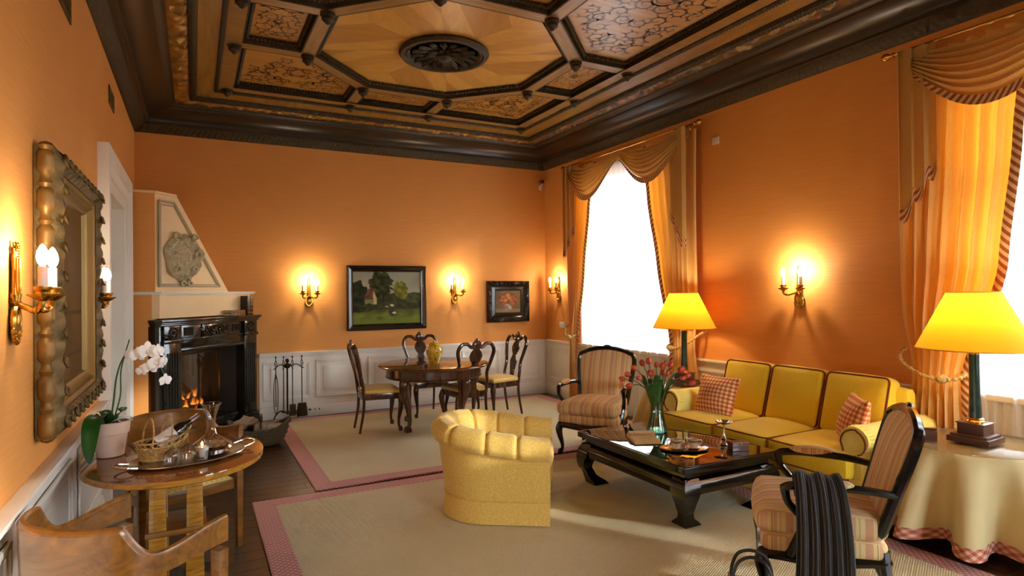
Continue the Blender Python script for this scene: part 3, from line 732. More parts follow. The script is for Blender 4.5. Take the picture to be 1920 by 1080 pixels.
for c0 in (.36, 1.12):
    m = MB()
    for k in range(6): m.tube([(c0-.06+k*.024,-.078,1.165),(c0-.06+k*.024,-.078,1.255)], .008, 6)
    m.build('fluting', MARBLE, fr)
m = MB(); fbox(m,.55,.93,.0,.09,1.13,1.275); m.build('carved_tablet', MARBLE, fr, bevel=.004)
m = MB(); m.tube([(.74+.09*math.cos(q), -.094, 1.205+.05*math.sin(q)) for q in [k*2*PI/20 for k in range(20)]], .008, 6, closed=True)
for sx in (-1,1):
    for k in range(4):
        r = .05-.007*k; m.tube([(.74+sx*(.09+.035*k)+math.cos(q)*r*.5, -.094, 1.205+(.02 if k % 2 else -.02)+math.sin(q)*r*.6) for q in [j*.5 for j in range(11)]], .006, 5)
for k in range(9): m.ell((.6+k*.035, -.094, 1.205+.03*math.sin(k*2.1)), (.012,.01,.014), 7, 5)
m.build('carved_wreath', MARBLE, fr)
m = MB(); fbox(m,-.05,1.475,-.03,.115,1.28,1.3); fbox(m,-.058,1.485,-.03,.128,1.3,1.318); fbox(m,-.068,1.5,-.03,.145,1.318,1.347); m.build('mantel_shelf', MARBLE, fp, bevel=.006)
SOOT = P('soot', (26,20,15), .9, var=.3, vs=20)
m = MB(); m.hexa([(.235,.0,.16),(.235,.38,.16),(.3,.38,.16),(.27,.0,.16),(.235,.0,1.02),(.235,.38,1.02),(.3,.38,1.02),(.27,.0,1.02)])
m.hexa([(1.05,.38,.16),(1.12,.38,.16),(1.235,.0,.16),(1.2,.0,.16),(1.05,.38,1.02),(1.12,.38,1.02),(1.235,.0,1.02),(1.2,.0,1.02)])
m.box(.28,1.07,.38,.4,.16,1.02); m.box(.28,1.15,.05,.4,.98,1.02); m.build('firebox', SOOT, fp, smooth=0)
m = MB(); fbox(m,.235,1.235,-.4,.06,0,.2); m.build('hearth', MARBLE, fp, bevel=.006)
sd = m = MB(); m.hexa([(1.235,-.1,.2),(1.236,-.1,.2),(1.16,.19,.2),(1.15,.19,.2),(1.235,-.1,1.0),(1.236,-.1,1.0),(1.16,.19,1.0),(1.15,.19,1.0)]); m.build('opening_reveal', MARBLE, fp, smooth=0)
m = MB()
for (a, c) in (((.27,.24),(1.15,.24)),((.27,.95),(1.15,.95)),((.27,.22),(.27,.97)),((1.15,.22),(1.15,.97))):
    m.bar((a[0],.19,a[1]),(c[0],.19,c[1]),.05,.05,up=(0,1,0))
sf = m.build('stove_frame', IRON, fp, bevel=.005)
fbox(MB(),.29,1.13,-.194,-.188,.26,.93).build('stove_glass', FIREGLASS, sf, smooth=0)
BARK = P('charred_log', (64,40,22), .9, var=.5, vs=25, bump=.6, bs=40)
for (a, c, r) in (((.42,.3,.28),(.98,.27,.27),.05),((.46,.27,.34),(.92,.33,.38),.045),((.5,.25,.43),(.86,.33,.4),.04)):
    m = MB(); q = spline([a, tuple((Vector(a)+Vector(c))/2+Vector((0,0,.012))), c], 5); m.tube(q, [r*(1+.12*math.sin(i*2.3)) for i in range(len(q))], 10); m.build('burning_log', BARK, fp)
MB().grid(lambda u, v: (.4+.62*u, .215+.14*v, .212+.02*noise.noise(Vector((u*9,v*5,0)))), 24, 8).build('ember_bed', EMBER, fp, fixn=False)
random.seed(3)
for i in range(34):
    u = .36+.62*random.random()**1.3; y = .215+.1*random.random(); z0 = random.choice((.22,.24,.32,.33,.42)); h = (.05+.11*random.random())*(1-.6*max(0,u-.7)); w_ = .009+.014*random.random(); ph = random.random()*6
    def flame(a, v): r = w_*math.sin(PI*(.22+.78*v))**1.1*(1-v*.3); x = (.07*math.sin(ph)+.02*math.sin(ph+v*6))*v; return (u+x+r*math.cos(2*PI*a)*1.5, y+r*math.sin(2*PI*a)*.6, z0+h*v)
    MB().grid(flame, 8, 9, cu=True).build('flame', FLAME, fp, fixn=False, uv=True)
fire_l = light('fire_glow', 'POINT', FW(.7,-.12,.45), 14, (1,.45,.12), .02); fire_l.parent = fp; fire_l.matrix_parent_inverse = Matrix(); fire_l.location = (.62,.355,.5)
# ---- books on the mantel
def book(name, label, u, n, z, L, W, TH, upright, cmat, rz=0, group=None):
    t = thing(name, label, 'book', FW(u, n, z), FA+rz, group)
    if upright:
        m = MB(); m.box(-TH/2,-TH/2+.004,-W/2,W/2,0,L); m.box(TH/2-.004,TH/2,-W/2,W/2,0,L); m.box(-TH/2,TH/2,-W/2,-W/2+.005,0,L); m.build('cover', cmat, t, bevel=.002)
        MB().box(-TH/2+.004,TH/2-.004,-W/2+.005,W/2-.006,.004,L-.004).build('pages', PAPER, t, smooth=0)
        for k in range(5): MB().box(-TH/2-.0008,TH/2+.0008,-W/2-.0015,-W/2+.002,.03+k*.045,.036+k*.045).build('gilt_band', GOLD, t, smooth=0)
    else:
        m = MB(); m.box(-L/2,L/2,-W/2,W/2,0,.004); m.box(-L/2,L/2,-W/2,W/2,TH-.004,TH); m.box(-L/2,L/2,-W/2,-W/2+.005,0,TH); m.build('cover', cmat, t, bevel=.002)
        MB().box(-L/2+.005,L/2-.005,-W/2+.005,W/2-.006,.004,TH-.004).build('pages', PAPER, t, smooth=0)
        for k in range(5): MB().box(-.09+k*.05,-.075+k*.05,-W/2-.0015,-W/2+.003,.001,TH-.001).build('gilt_band', GOLD, t, smooth=0)
    return t
BK = P('book_black', (26,20,16), .4); BB = P('book_brown', (84,54,28), .5, var=.15)
for i in (0, 1): book('old_book', ['brown gilt-banded old book lying directly on the black mantel', 'brown gilt-banded old book lying on another book on the mantel'][i], 1.07, .088, 1.348+i*.034, .26, .1, .032, False, BB, group='old books on the mantel')
book('old_book', 'black upright old book on the mantel touching the lying brown books', 1.27, .088, 1.348, .235, .1, .05, True, BK, group='old books on the mantel')
book('old_book', 'black upright old book with gilt spine at the outer mantel end', 1.325, .088, 1.348, .235, .1, .045, True, BK, group='old books on the mantel')
# ---- fire tools
st = thing('fire_tool_stand', 'dark iron fire tool stand with curved feet beside the fireplace', 'tool stand', (1.03, 8.12, .0155))
m = MB()
for k in range(3):
    a = k*2*PI/3+.6; m.tube(spline([(0,0,.09),(.09*math.cos(a),.09*math.sin(a),.11),(.15*math.cos(a),.15*math.sin(a),.05),(.17*math.cos(a),.17*math.sin(a),.006)],5), .008, 6)
m.build('feet', IRON, st)
MB().tube([(0,0,.07),(0,0,.72)], .011, 8).build('pole', IRON, st)
m = MB(); m.ell((0,0,.745), (.024,.024,.03)); m.ell((0,0,.68), (.04,.02,.035)); m.build('finial', IRON, st)
HK = [(-.14,-.015),(-.05,-.03),(.055,-.03),(.17,-.015)]
m = MB()
for x, y in HK: m.tube(spline([(0,0,.66),(x*.6,y,.7),(x,y,.66),(x*1.15,y-.012,.645)],5), .006, 6)
m.build('hook_arm', IRON, st)
def tool(name, label, k, head):
    x, y = HK[k]; t = thing(name, label, 'fire tool', (1.03+x, 8.12+y-.022, .0155))
    m = MB(); m.tube([(0,0,.18),(0,0,.66)], .006, 6); m.build('shaft', IRON, t)
    m = MB()
    for q in range(4): m.tube([(.017*math.sin(PI*i/8)*math.cos(q*PI/2+i*.4), .017*math.sin(PI*i/8)*math.sin(q*PI/2+i*.4), .66+.1*i/8) for i in range(9)], .003, 5)
    m.tube([(0,0,.755),(0,0,.79)], .005, 6); m.ell((0,0,.797), (.011,.011,.013)); m.build('handle', IRON, t)
    h = MB()
    if head == 'shovel': h.grid(lambda u, v: ((u-.5)*.13*(1-.25*(1-v)**2), -.005-.018*math.sin(PI*u), .21-.17*v), 8, 6); h.v += []; 
    elif head == 'brush': h.box(-.035,.035,-.015,.015,.06,.2)
    elif head == 'poker': h.tube(spline([(0,0,.19),(0,0,.12),(.03,0,.1),(.04,0,.14)],4), .006, 6)
    else:
        for sx in (-1,1): h.tube(spline([(0,0,.6),(.022*sx,0,.45),(.022*sx,0,.2),(.004*sx,0,.09)],5), .005, 6)
    h.build(head, IRON, t, bevel=None)
tool('fire_tongs', 'dark iron fire tongs with caged handle hanging next to the fireplace jamb', 0, 'tongs')
tool('fire_poker', 'dark iron poker with hooked tip hanging from the fire tool stand', 1, 'poker')
tool('fire_brush', 'dark iron hearth brush hanging from the fire tool stand', 2, 'brush')
tool('fire_shovel', 'dark iron fire shovel with flat blade hanging from the fire tool stand', 3, 'shovel')
# ---- log basket
lb = thing('log_basket', 'boat-shaped dark wicker log basket on the floor before the fireplace', 'basket', (.6, 6.98, 0), -.12)
def bask(u, v, off=0):
    a = 2*PI*u; r = (.62+.38*math.sin(v*PI/2)**.8)+off; ex = .3*r; ey = .18*r; zr = .17+.1*abs(math.cos(a))**3
    return (ex*math.cos(a), ey*math.sin(a), .004+zr*v**1.2)
m = MB(); m.grid(lambda u, v: bask(u, v), 40, 14, cu=True); m.grid(lambda u, v: bask(u, v, -.03), 40, 14, cu=True)
m.prism([bask(i/40, 0)[:2] for i in range(40)], .004, .012); m.build('basket_body', DARKWICKER, lb, fixn=False)
m = MB()
for j in range(5):
    v = .15+j*.18; m.tube([Vector(bask(i/60, v, .012+.006*(1 if i % 2 else -1))) for i in range(60)], .007, 5, closed=True)
m.build('weave', DARKWICKER, lb)
MB().tube([bask(i/40, 1, -.01) for i in range(40)], .014, 7, closed=True).build('rim', DARKWICKER, lb)
m = MB(); m.tube(spline([(.02,-.16,.2),(.02,-.1,.3),(.02,-.02,.32),(.02,.1,.3),(.02,.16,.2)],6), .01, 7); m.build('handle', IRON, lb)
NEWS = P('newsprint', (196,186,168), .9, var=.3, vs=90)
for i, (x, y, rz, ry) in enumerate(((-.15,.02,.4,-.6),(-.1,-.06,.2,-.5))):
    def fold(u, v): return ((u-.5)*.16, (v-.5)*.22, .012*math.sin(PI*u*2)+.006*math.cos(v*5))
    m = MB().grid(fold, 8, 6); m.grid(lambda u, v: (lambda p: (p[0], p[1], p[2]+.016))(fold(u, v)), 8, 6)
    n = thing('newspaper', ['folded newspaper leaning at the raised end of the log basket', 'folded newspaper tucked in front inside the log basket'][i], 'newspaper', Vector(lb.location)+Vector((x,y,.25)), rz, 'newspapers in the log basket')
    m.xf(Matrix.Rotation(ry, 4, 'Y')); m.build('sheets', NEWS, n, fixn=False)
for i, (x, y, L, rz) in enumerate(((.1,.03,.3,.1),(.08,-.085,.26,-.1))):
    m = MB(); q = [(-L/2+L*k/8,0,0) for k in range(9)]; m.tube(q, [.05+.004*math.sin(k*3) for k in range(9)], 10)
    tag(m.build('firewood_log', P('birch_bark', (170,150,118), .9, var=.4, vs=18, bump=.5, bs=30)), ['pale split log lying along the back of the log basket', 'pale split log lying at the front of the log basket'][i], 'log', 'logs in the basket')
    o = bpy.data.objects[m and ('firewood_log' if i == 0 else 'firewood_log.001')]; o.location = Vector(lb.location)+Vector((x,y,.17+.03*i)); o.rotation_euler = (0,.12,rz)
# ================================================================ WALL THINGS
def frame_loop(m, w, h, prof, mod=None, step=.02):
    """mitred picture frame lying in the x,z plane, y = out of the wall (negative y). prof: (inset, depth)"""
    k = len(prof)-1; n = 0
    for side in range(4):
        L = w if side % 2 == 0 else h
        cnt = max(2, int(L/step))
        def fn(u, v):
            d, dep = prof[round(v*k)]; s = d+u*(L-2*d)
            if mod: dd, ee = mod(s, round(v*k), L); d = d+dd; dep = dep+ee
            if side == 0: x, z = -w/2+s, -h/2+d
            elif side == 1: x, z = w/2-d, -h/2+s
            elif side == 2: x, z = w/2-s, h/2-d
            else: x, z = -w/2+d, h/2-s
            return (x, -dep, z)
        m.grid(fn, cnt, k)
    return m
def canvas(w, h, paint, parent, nx=110, y=-.008, rough=.38, name='canvas'):
    ny = int(nx*h/w); m = MB().grid(lambda u, v: ((u-.5)*w, y, (.5-v)*h), nx, ny)
    q = NT('painting_'+name); a = q.n('Attribute', attribute_name='paint'); q.l(a.outputs['Color'], q.b.inputs['Base Color']); q.set(Roughness=rough, Specular_IOR_Level=.12)
    q.bump(q.noise(q.co(), 60, 4), .25, .003)
    o = m.build(name, q.m, parent, smooth=0, fixn=False); at = o.data.color_attributes.new('paint', 'FLOAT_COLOR', 'POINT')
    cols = []
    for (u, v, _) in m.uv: cols += list(lin(paint(u, v)))
    at.data.foreach_set('color', cols); return o
def N(x, y, s=1, z=0): return noise.noise(Vector((x*s, y*s, z)))
def mixc(a, b, t): t = max(0, min(1, t)); return tuple(p+(q-p)*t for p, q in zip(a, b))
def landscape(u, v):
    c = mixc((150,152,132), (176,172,140), v*1.6+.3*N(u,v,4)); c = mixc(c, (120,124,112), .8*max(0, N(u,v,3,5)))
    if v > .55: c = mixc((56,58,30), (104,116,44), (v-.6)*3+.5*N(u,v,9)); c = mixc(c, (128,132,50), .9*max(0, .2-abs(v-.86))*4*max(0,N(u,v*2,7)+.4))
    if .42+.03*N(u,v,14) < v < .72: c = mixc((48,50,28), (70,70,36), .5+N(u,v,14))
    def blob(cx, cy, rx, ry, s=9, j=.5): return ((u-cx)/rx)**2+((v-cy)/ry)**2 + j*N(u,v,s)+.25*N(u,v,s*3)
    if blob(.9,.5,.2,.1) < 1: c = mixc((54,62,40), (86,92,56), .5+N(u,v,16))
    if blob(.7,.36,.11,.17) < 1: c = mixc((82,88,30), (140,136,44), .5+1.2*N(u,v,14))
    if blob(.4,.25,.17,.26) < 1: c = mixc((34,38,18), (74,74,30), .4+1.2*N(u,v,13))
    if abs(u-.42+.02*math.sin(v*9)) < .018 and .35 < v < .58: c = (40,34,18)
    if blob(.04,.48,.2,.3) < 1: c = mixc((30,34,18), (58,60,28), .4+N(u,v,12))
    if .17 < u < .33 and .54-.22*min((u-.13)/.1, 1) < v < .52: c = mixc((92,62,40), (112,78,52), .5+N(u,v,20))
    if .29 < u < .345 and v > .5-(.345-u)*2.6 and v < .62 and v > .36: c = (190,172,112)
    if .17 < u < .3 and .53 < v < .62: c = mixc((150,140,96), (120,112,78), .5+N(u,v,10))
    if blob(.2,.68,.12,.08,14) < 1: c = mixc((40,46,22), (70,76,34), .5+N(u,v,18))
    if blob(.57,.78,.05,.09,20) < .8: c = mixc((52,56,40), (72,66,50), .5+N(u,v,24))
    if blob(.565,.645,.035,.025,30,.4) < .8 or blob(.6,.79,.035,.022,30,.4) < .8: c = (204,190,166)
    if blob(.49,.67,.03,.02,30,.4) < .8: c = (170,128,104)
    return c
def flowers(u, v):
    c = mixc((128,106,68), (96,80,56), math.hypot(u-.5,v-.5)*1.5+.5*N(u,v,4))
    if v > .82: c = mixc(c, (146,128,98), .6)
    def blob(cx, cy, rx, ry, s=9, j=.4): return ((u-cx)/rx)**2+((v-cy)/ry)**2+j*N(u,v,s)
    if blob(.5,.42,.36,.3) < 1: c = mixc((86,62,40), (132,70,40), .5+N(u,v,12))
    for i, (x, y) in enumerate(((.32,.3),(.5,.22),(.68,.3),(.62,.45),(.4,.45),(.78,.42),(.25,.45),(.55,.35),(.36,.6),(.68,.58))):
        if blob(x,y,.085,.08,16,.7) < 1: c = mixc([(150,84,48),(168,116,64),(136,66,48)][i % 3], (190,150,92), .5*N(u,v,30)+.2)
    if blob(.5,.74,.15,.15,6,.2) < 1: c = mixc((112,108,104), (176,164,150), .5+1.3*N(u+.1,v,6))
    return c
def brownview(u, v):
    c = mixc((112,80,38), (84,58,26), v*.5+.8*N(u,v,3)); c = mixc(c, (112,84,44), .5*max(0,N(u*3,v*1.2,6)))
    if .3 < u < .7 and .4 < v < .95: c = mixc(c, (104,80,44), .5*max(0, math.sin(u*38))*max(0, .6+N(u,v,5)))
    if abs(v-.62) < .01 or abs(v-.86) < .008: c = mixc(c, (56,40,20), .6)
    return c
# large gilt framed picture on the left wall
gy0, gy1, gz0, gz1 = 3.26, 4.58, .985, 2.255
pg = thing('gilt_picture', 'large dark brown picture in a heavy carved gilt frame beside the white door', 'picture', (XL+.004, (gy0+gy1)/2, (gz0+gz1)/2), PI/2)
W_, H__ = gy1-gy0, gz1-gz0
def gmod(s, i, L):
    if i in (3, 4): return (.003*math.sin(2*PI*s/.1), .006*math.sin(2*PI*s/.1+i)+.01*N(s,i,30,2))
    return (0, 0)
m = MB(); frame_loop(m, W_, H__, [(0,0),(0,.05),(.008,.075),(.035,.1),(.07,.095),(.09,.072),(.1,.075)], gmod, .012); gf = m.build('carved_frame', GILTFRAME, pg, fixn=False)
m = MB()
for sg in (-1, 1):          # bead-and-reel blocks along the outer edge
    for (a, c) in (((sg*(W_/2-.012),-H__/2),(sg*(W_/2-.012),H__/2)),((-W_/2,sg*(H__/2-.012)),(W_/2,sg*(H__/2-.012)))):
        L = math.hypot(c[0]-a[0], c[1]-a[1]); k = int(L/.018); pts = []; rr = []
        for i in range(k+1):
            t = i/k; pts.append((a[0]+(c[0]-a[0])*t, -.04, a[1]+(c[1]-a[1])*t)); q = (i % 9); rr.append(.034 if q in (1,2,3,4,5) else .022 if q in (0,6,8) else .03)
        m.tube(pts, rr, 10)
m.build('bead_and_reel_edge', P('gilt_edge', (144,104,44), .45, .4, var=.2, vs=20), gf)
m = MB(); frame_loop(m, W_-.2, H__-.2, [(0,.072),(.015,.06),(.03,.066),(.05,.04),(.07,.03),(.075,.012)]); m.build('inner_frame', P('gilt_inner', (136,106,48), .38, .5), pg, fixn=False)
m = MB()
for sd, L in ((0,W_),(1,H__)):
    n = int(L/.125)
    for i in range(n):
        t = -L/2+L*(i+.5)/n
        for sg in (-1, 1):
            c = (t, -.085, sg*(H__/2-.05)) if sd == 0 else (sg*(W_/2-.05), -.085, t)
            m.ell(c, (.04,.018,.02) if sd == 0 else (.02,.018,.04), 8, 6)
            m.tube([(c[0]+.03*math.cos(q)*(1-q/9), -.108+.006*math.sin(q), c[2]+.03*math.sin(q)*(1-q/9)) for q in [j*.6 for j in range(11)]], .007, 5)
ac_ = m.build('acanthus_scrolls', GILTFRAME, gf); ac_['kind'] = 'stuff'
canvas(W_-.33, H__-.33, brownview, pg, 90, -.012, .8, 'brown_canvas')
# paintings on the back wall
pl = thing('landscape_painting', 'landscape painting of trees and cottage in a glossy black frame', 'painting', (2.378, YB-.004, 1.535))
m = MB(); frame_loop(m, 1.12, .885, [(0,0),(0,.04),(.012,.05),(.03,.046),(.06,.03),(.075,.034),(.085,.02)]); m.build('black_frame', P('frame_black', (26,20,15), .2, Coat_Weight=.5), pl, fixn=False)
canvas(.96, .725, landscape, pl, 150, -.014, .6, 'landscape_canvas')
pf = thing('flower_painting', 'small still life of orange flowers in a dark carved frame', 'painting', (4.26, YB-.004, 1.453))
m = MB(); frame_loop(m, .715, .625, [(0,0),(0,.05),(.015,.065),(.05,.06),(.07,.045)], lambda s,i,L: (0, (.008*math.sin(2*PI*s/.03) if i in (2,3) else 0)), .0075); m.build('carved_frame', P('frame_darkgilt', (48,36,22), .38, .3, var=.4, vs=50), pf, fixn=False)
m = MB(); frame_loop(m, .58, .49, [(0,.045),(.02,.02),(.06,.03),(.075,.018),(.08,.012)]); m.build('inner_frame', P('frame_blue_black', (30,28,26), .2, Coat_Weight=.4), pf, fixn=False)
canvas(.44, .35, flowers, pf, 90, -.014, .45, 'flower_canvas')
# ---- candle sconces (local: wall at y=0, out = -y)
def make_sconce():
    t = thing('wall_sconce', 'x', 'sconce')
    m = MB()
    m.lathe([(.006,.19),(.012,.185),(.008,.175),(.016,.165),(.014,.15),(.02,.13),(.018,.06),(.022,.0),(.03,-.01),(.026,-.03),(.03,-.04),(.018,-.05),(.02,-.06)], 10, (0,-.012,0), 1, .7)
    for k in range(6):
        a = PI*k/5; m.tube([(.02*math.cos(a), -.012-.016*math.sin(a), .0),(.018*math.cos(a), -.012-.014*math.sin(a), .13)], .004, 5)
    for k in range(7): m.ell((.012*math.cos(k*2.4), -.022, .12+.01*k), (.007,.006,.008), 6, 5)
    m.build('torch_backplate', GOLD, t)
    m = MB(); m.ell((0,-.012,-.11), (.034,.018,.05), 12, 8)
    m.tube([(.04*math.cos(q), -.016, -.11+.058*math.sin(q)) for q in [k*2*PI/20 for k in range(20)]], .010, 6, closed=True)
    for k in range(9): a = -PI/2+(k-4)*.3; m.ell((.045*math.cos(a), -.016, -.125+.06*math.sin(a)), (.013,.011,.016), 7, 5)
    m.build('wreath', GOLD, t)
    for sx in (-1, 1):
        m = MB(); smoothtube(m, [(0,-.02,-.045),(.03*sx,-.055,-.062),(.066*sx,-.088,-.075),(.09*sx,-.105,-.06),(.09*sx,-.112,-.03)], [.011,.009,.008,.01,.012], 6, 7); m.ell((.07*sx,-.09,-.07), (.016,.014,.012), 8, 6)
        a = m.build('arm', GOLD, t)
        c = (.09*sx, -.112, 0)
        MB().lathe([(.012,-.035),(.02,-.03),(.046,-.014),(.048,-.008),(.024,-.01),(.022,.0),(.03,.014),(.03,.02),(.02,.02)], 14, c).build('drip_pan', GOLD, a)
        MB().lathe([(.0155,.018),(.0155,.095),(0,.095)], 12, c).build('candle', CANDLEWAX, a)
        MB().lathe([(.008,.095),(.017,.112),(.021,.13),(.017,.152),(.008,.172),(0,.18)], 12, c).build('bulb', BULB, a)
    return t
SC = make_sconce(); index_children()
SCONCES = [((XL+.002, 2.9, 1.617), PI/2, 'gilt two-candle wall sconce beyond the frame edge far from the door', 10), ((XL+.002, 4.63, 1.6), PI/2, 'gilt two-candle wall sconce between the gilt frame and the white door', 8),
    ((1.33, YB-.002, 1.617), 0, 'gilt two-candle wall sconce between fireplace and landscape painting', 13), ((3.388, YB-.002, 1.625), 0, 'gilt two-candle wall sconce between the two framed paintings', 13),
    ((XR-.002, 7.914, 1.64), -PI/2, 'gilt two-candle wall sconce in the corner beside the far curtain', 11), ((XR-.002, 3.746, 1.62), -PI/2, 'gilt two-candle wall sconce on the orange wall above the yellow sofa', 17)]
SCON = []
for i, (loc, rz, lab, en) in enumerate(SCONCES):
    o = SC if i == 0 else copy_tree(SC)
    o.location = loc; o.rotation_euler = (0,0,rz); o['label'] = lab; o['group'] = 'gilt candle sconces on the walls'; SCON.append((o, en))
for o, en in SCON:
    M = Matrix.Translation(o.location) @ Matrix.Rotation(o.rotation_euler.z, 4, 'Z')
    l = light('sconce_light', 'POINT', (0,-.115,.155), en, WARM, .02); l.parent = o
# ---- small wall fittings
PL = P('white_plastic', (222,216,206), .4)
def plate(name, label, cat, loc, rz, w, h, keys=0, group=None, mat=PL):
    t = thing(name, label, cat, loc, rz, group)
    MB().box(-w/2,w/2,-.011,0,-h/2,h/2).build('plate', mat, t, bevel=.003)
    for k in range(keys):
        kw = (w-.02)/keys; MB().box(-w/2+.01+kw*k+.002, -w/2+.01+kw*(k+1)-.002, -.016, -.010, -h/2+.012, h/2-.012).build('rocker', mat, t, bevel=.002)
    return t
plate('light_switch', 'white triple light switch plate beside the door casing', 'switch', (XL+.001, 4.86, 1.13), PI/2, .22, .085, 3)
plate('thermostat', 'small pale square thermostat on the orange wall near the corner', 'thermostat', (XR-.001, 7.834, 1.093), -PI/2, .15, .09, 1)
plate('alarm_sensor', 'small white sensor box high beside the far curtain rod', 'sensor', (XR-.001, 4.74, 3.19), -PI/2, .09, .075, 0)
t = thing('security_camera', 'small round security camera high in the corner under the cornice', 'security camera', (4.86, YB-.001, 3.33)); 
MB().box(-.025,.025,-.012,0,-.13,-.05).build('bracket', PL, t, bevel=.004); MB().tube([(0,-.008,-.08),(0,-.04,-.07),(0,-.06,-.02)], .008, 6).build('arm', PL, t)
m = MB(); m.tube([(0,-.02,.0),(-.02,-.11,-.01)], .032, 14); m.build('housing', P('camera_grey', (90,80,70), .4), t); MB().tube([(-.021,-.112,-.01),(-.0215,-.118,-.0105)], .02, 12).build('lens', BLACK, t)
for i, (y, z) in enumerate(((6.08,3.25),(4.0,3.2))):
    g = thing('air_vent', ['small gilt air vent high on the wall above the door', 'small gilt air vent high on the wall nearer the gilt frame'][i], 'vent', (XL+.001, y, z), PI/2, 'gilt air vents under the cornice')
    m = MB(); frame_loop(m, .34, .15, [(0,0),(0,.008),(.02,.01),(.025,.004)]); m.build('grille_frame', GILTFRAME, g, fixn=False)
    for k in range(5): MB().box(-.148,.148,-.007,-.002,-.045+k*.0215,-.036+k*.0215).build('slat', GILTFRAME, g, smooth=0)
    MB().box(-.15,.15,-.002,-.0005,-.055,.055).build('grille_back', SOOT, g, smooth=0)
# ================================================================ CURTAINS
def lerp_pts(pts, z):
    pts = sorted(pts)
    if z <= pts[0][0]: return pts[0][1]
    for (z0, a), (z1, b) in zip(pts, pts[1:]):
        if z <= z1: t = (z-z0)/(z1-z0); t = t*t*(3-2*t)*.5+t*.5; return a+(b-a)*t
    return pts[-1][1]
def curtain_panel(label, outer, inner, npl, group, tie=.98):
    t = thing('window_curtain', label, 'curtain', (XR-.13, outer, 0), 0, group)
    def pos(u, z):
        g = math.exp(-((z-tie)/.28)**2); o = outer + (lerp_pts(inner, z)-outer)*.16*g
        y = o+(lerp_pts(inner, z)-o)*u; amp = .036*(1-.55*g)
        ph = u*npl*2*PI
        return Vector((-amp*(math.sin(ph)+.3*math.sin(2.3*ph+1))+.012*math.sin(z*2+u*5)-.03*g*math.sin(PI*u), y-outer, z))
    nz = 46; zs = [.015+(3.34-.015)*(k/nz) for k in range(nz+1)]
    m = MB().grid(lambda u, v: pos(u, zs[round(v*nz)]), npl*12, nz); m.build('cloth', CURTAIN, t, smooth=80, fixn=False)
    sg = 1 if inner[-1][1] > outer else -1
    def trim(u, v): z = zs[round(v*nz)]; p = pos(1, z); return p+Vector((-.012*math.sin(PI*u), sg*(.06*u-.008), 0))
    m = MB().grid(trim, 3, nz)
    m.uv = [(u*.055, v*3.3, 0) for u, v, _ in m.uv]; m.build('check_edging', TRIMCHECK, t, smooth=80, uv=True, fixn=False)
    # rope tieback (its own thing)
    r = thing('curtain_tieback', label.replace('curtain panel', 'knotted rope tieback').replace('gold ', 'gold-and-cream '), 'tieback', (XR-.13, outer, tie), 0, 'rope tiebacks on the curtains')
    yi = lerp_pts(inner, tie)-outer; out = -sg
    pts = spline([(.115, yi*.02, .17), (.0, -yi*.03, .14), (-.085, yi*.1, .07), (-.115, yi*.5, -.015), (-.10, yi*.92, -.03), (-.02, yi*1.06, .0), (.05, yi*.9, .03)], 14)
    rr = [.013+.005*math.sin(i*1.5) for i in range(len(pts))]
    MB().tube(pts, rr, 8).build('rope', P('rope_gold', (222,186,112), .6, var=.35, vs=60, bump=.4, bs=80), r)
    MB().ell((-.10, yi*.8, -.03), (.035,.045,.035)).build('knot', MATS['rope_gold'], r)
    return t
def swag(root, ya, yb, S, z0=3.375, trim_dir=1):
    def pos(u, v, ext=0):
        s = 4*u*(1-u); sag = .1+(S-.1)*v+ext
        yy = ya+(yb-ya)*(u*.98+.01)
        z = z0-sag*s**1.05-.13*v*(1-s)**3; f = math.sin(v*7*2*PI+u*1.2)*.020*s**.5
        return Vector((XR-.19-.1*s*math.sin(PI*min(1,v*.75+.12))-f-.02*v, yy, z+.4*f))
    m = MB().grid(lambda u, v: pos(u, v), 36, 56); m.xf(Matrix.Translation(-Vector(root.location))); m.build('swag', SWAG, root, smooth=80, fixn=False)
    m = MB().grid(lambda u, v: pos(u, 1, v*.055)+Vector((-.008,0,-.012*v)), 60, 3); m.uv = [(v*.055, u*1.6, 0) for u, v, _ in m.uv]
    m.xf(Matrix.Translation(-Vector(root.location))); m.build('swag_edging', TRIMCHECK, root, smooth=80, uv=True, fixn=False)
def jabot(root, outer, inner, zi, zo, z0=3.37):
    n = 3
    def pos(u, z):
        k = u*n; tri = abs((k % 1)-.5)*2; X = -.03*tri-.016*(n-k)
        return Vector((XR-.2+X, outer+(inner-outer)*(u*.8+.2*tri*(1-u)), z))
    zb = lambda u: zo+(zi-zo)*(u+.09*math.sin(u*n*2*PI))
    m = MB().grid(lambda u, v: pos(u, z0+(zb(u)-z0)*v), n*10, 16); m.xf(Matrix.Translation(-Vector(root.location))); m.build('jabot', SWAG, root, smooth=50, fixn=False)
    m = MB().grid(lambda u, v: pos(u, zb(u)-.1*v)+Vector((-.004,0,0)), n*10, 2); m.uv = [(u*.45, v*.1, 0) for u, v, _ in m.uv]
    m.xf(Matrix.Translation(-Vector(root.location))); m.build('jabot_edging', TRIMCHECK, root, smooth=50, uv=True, fixn=False)
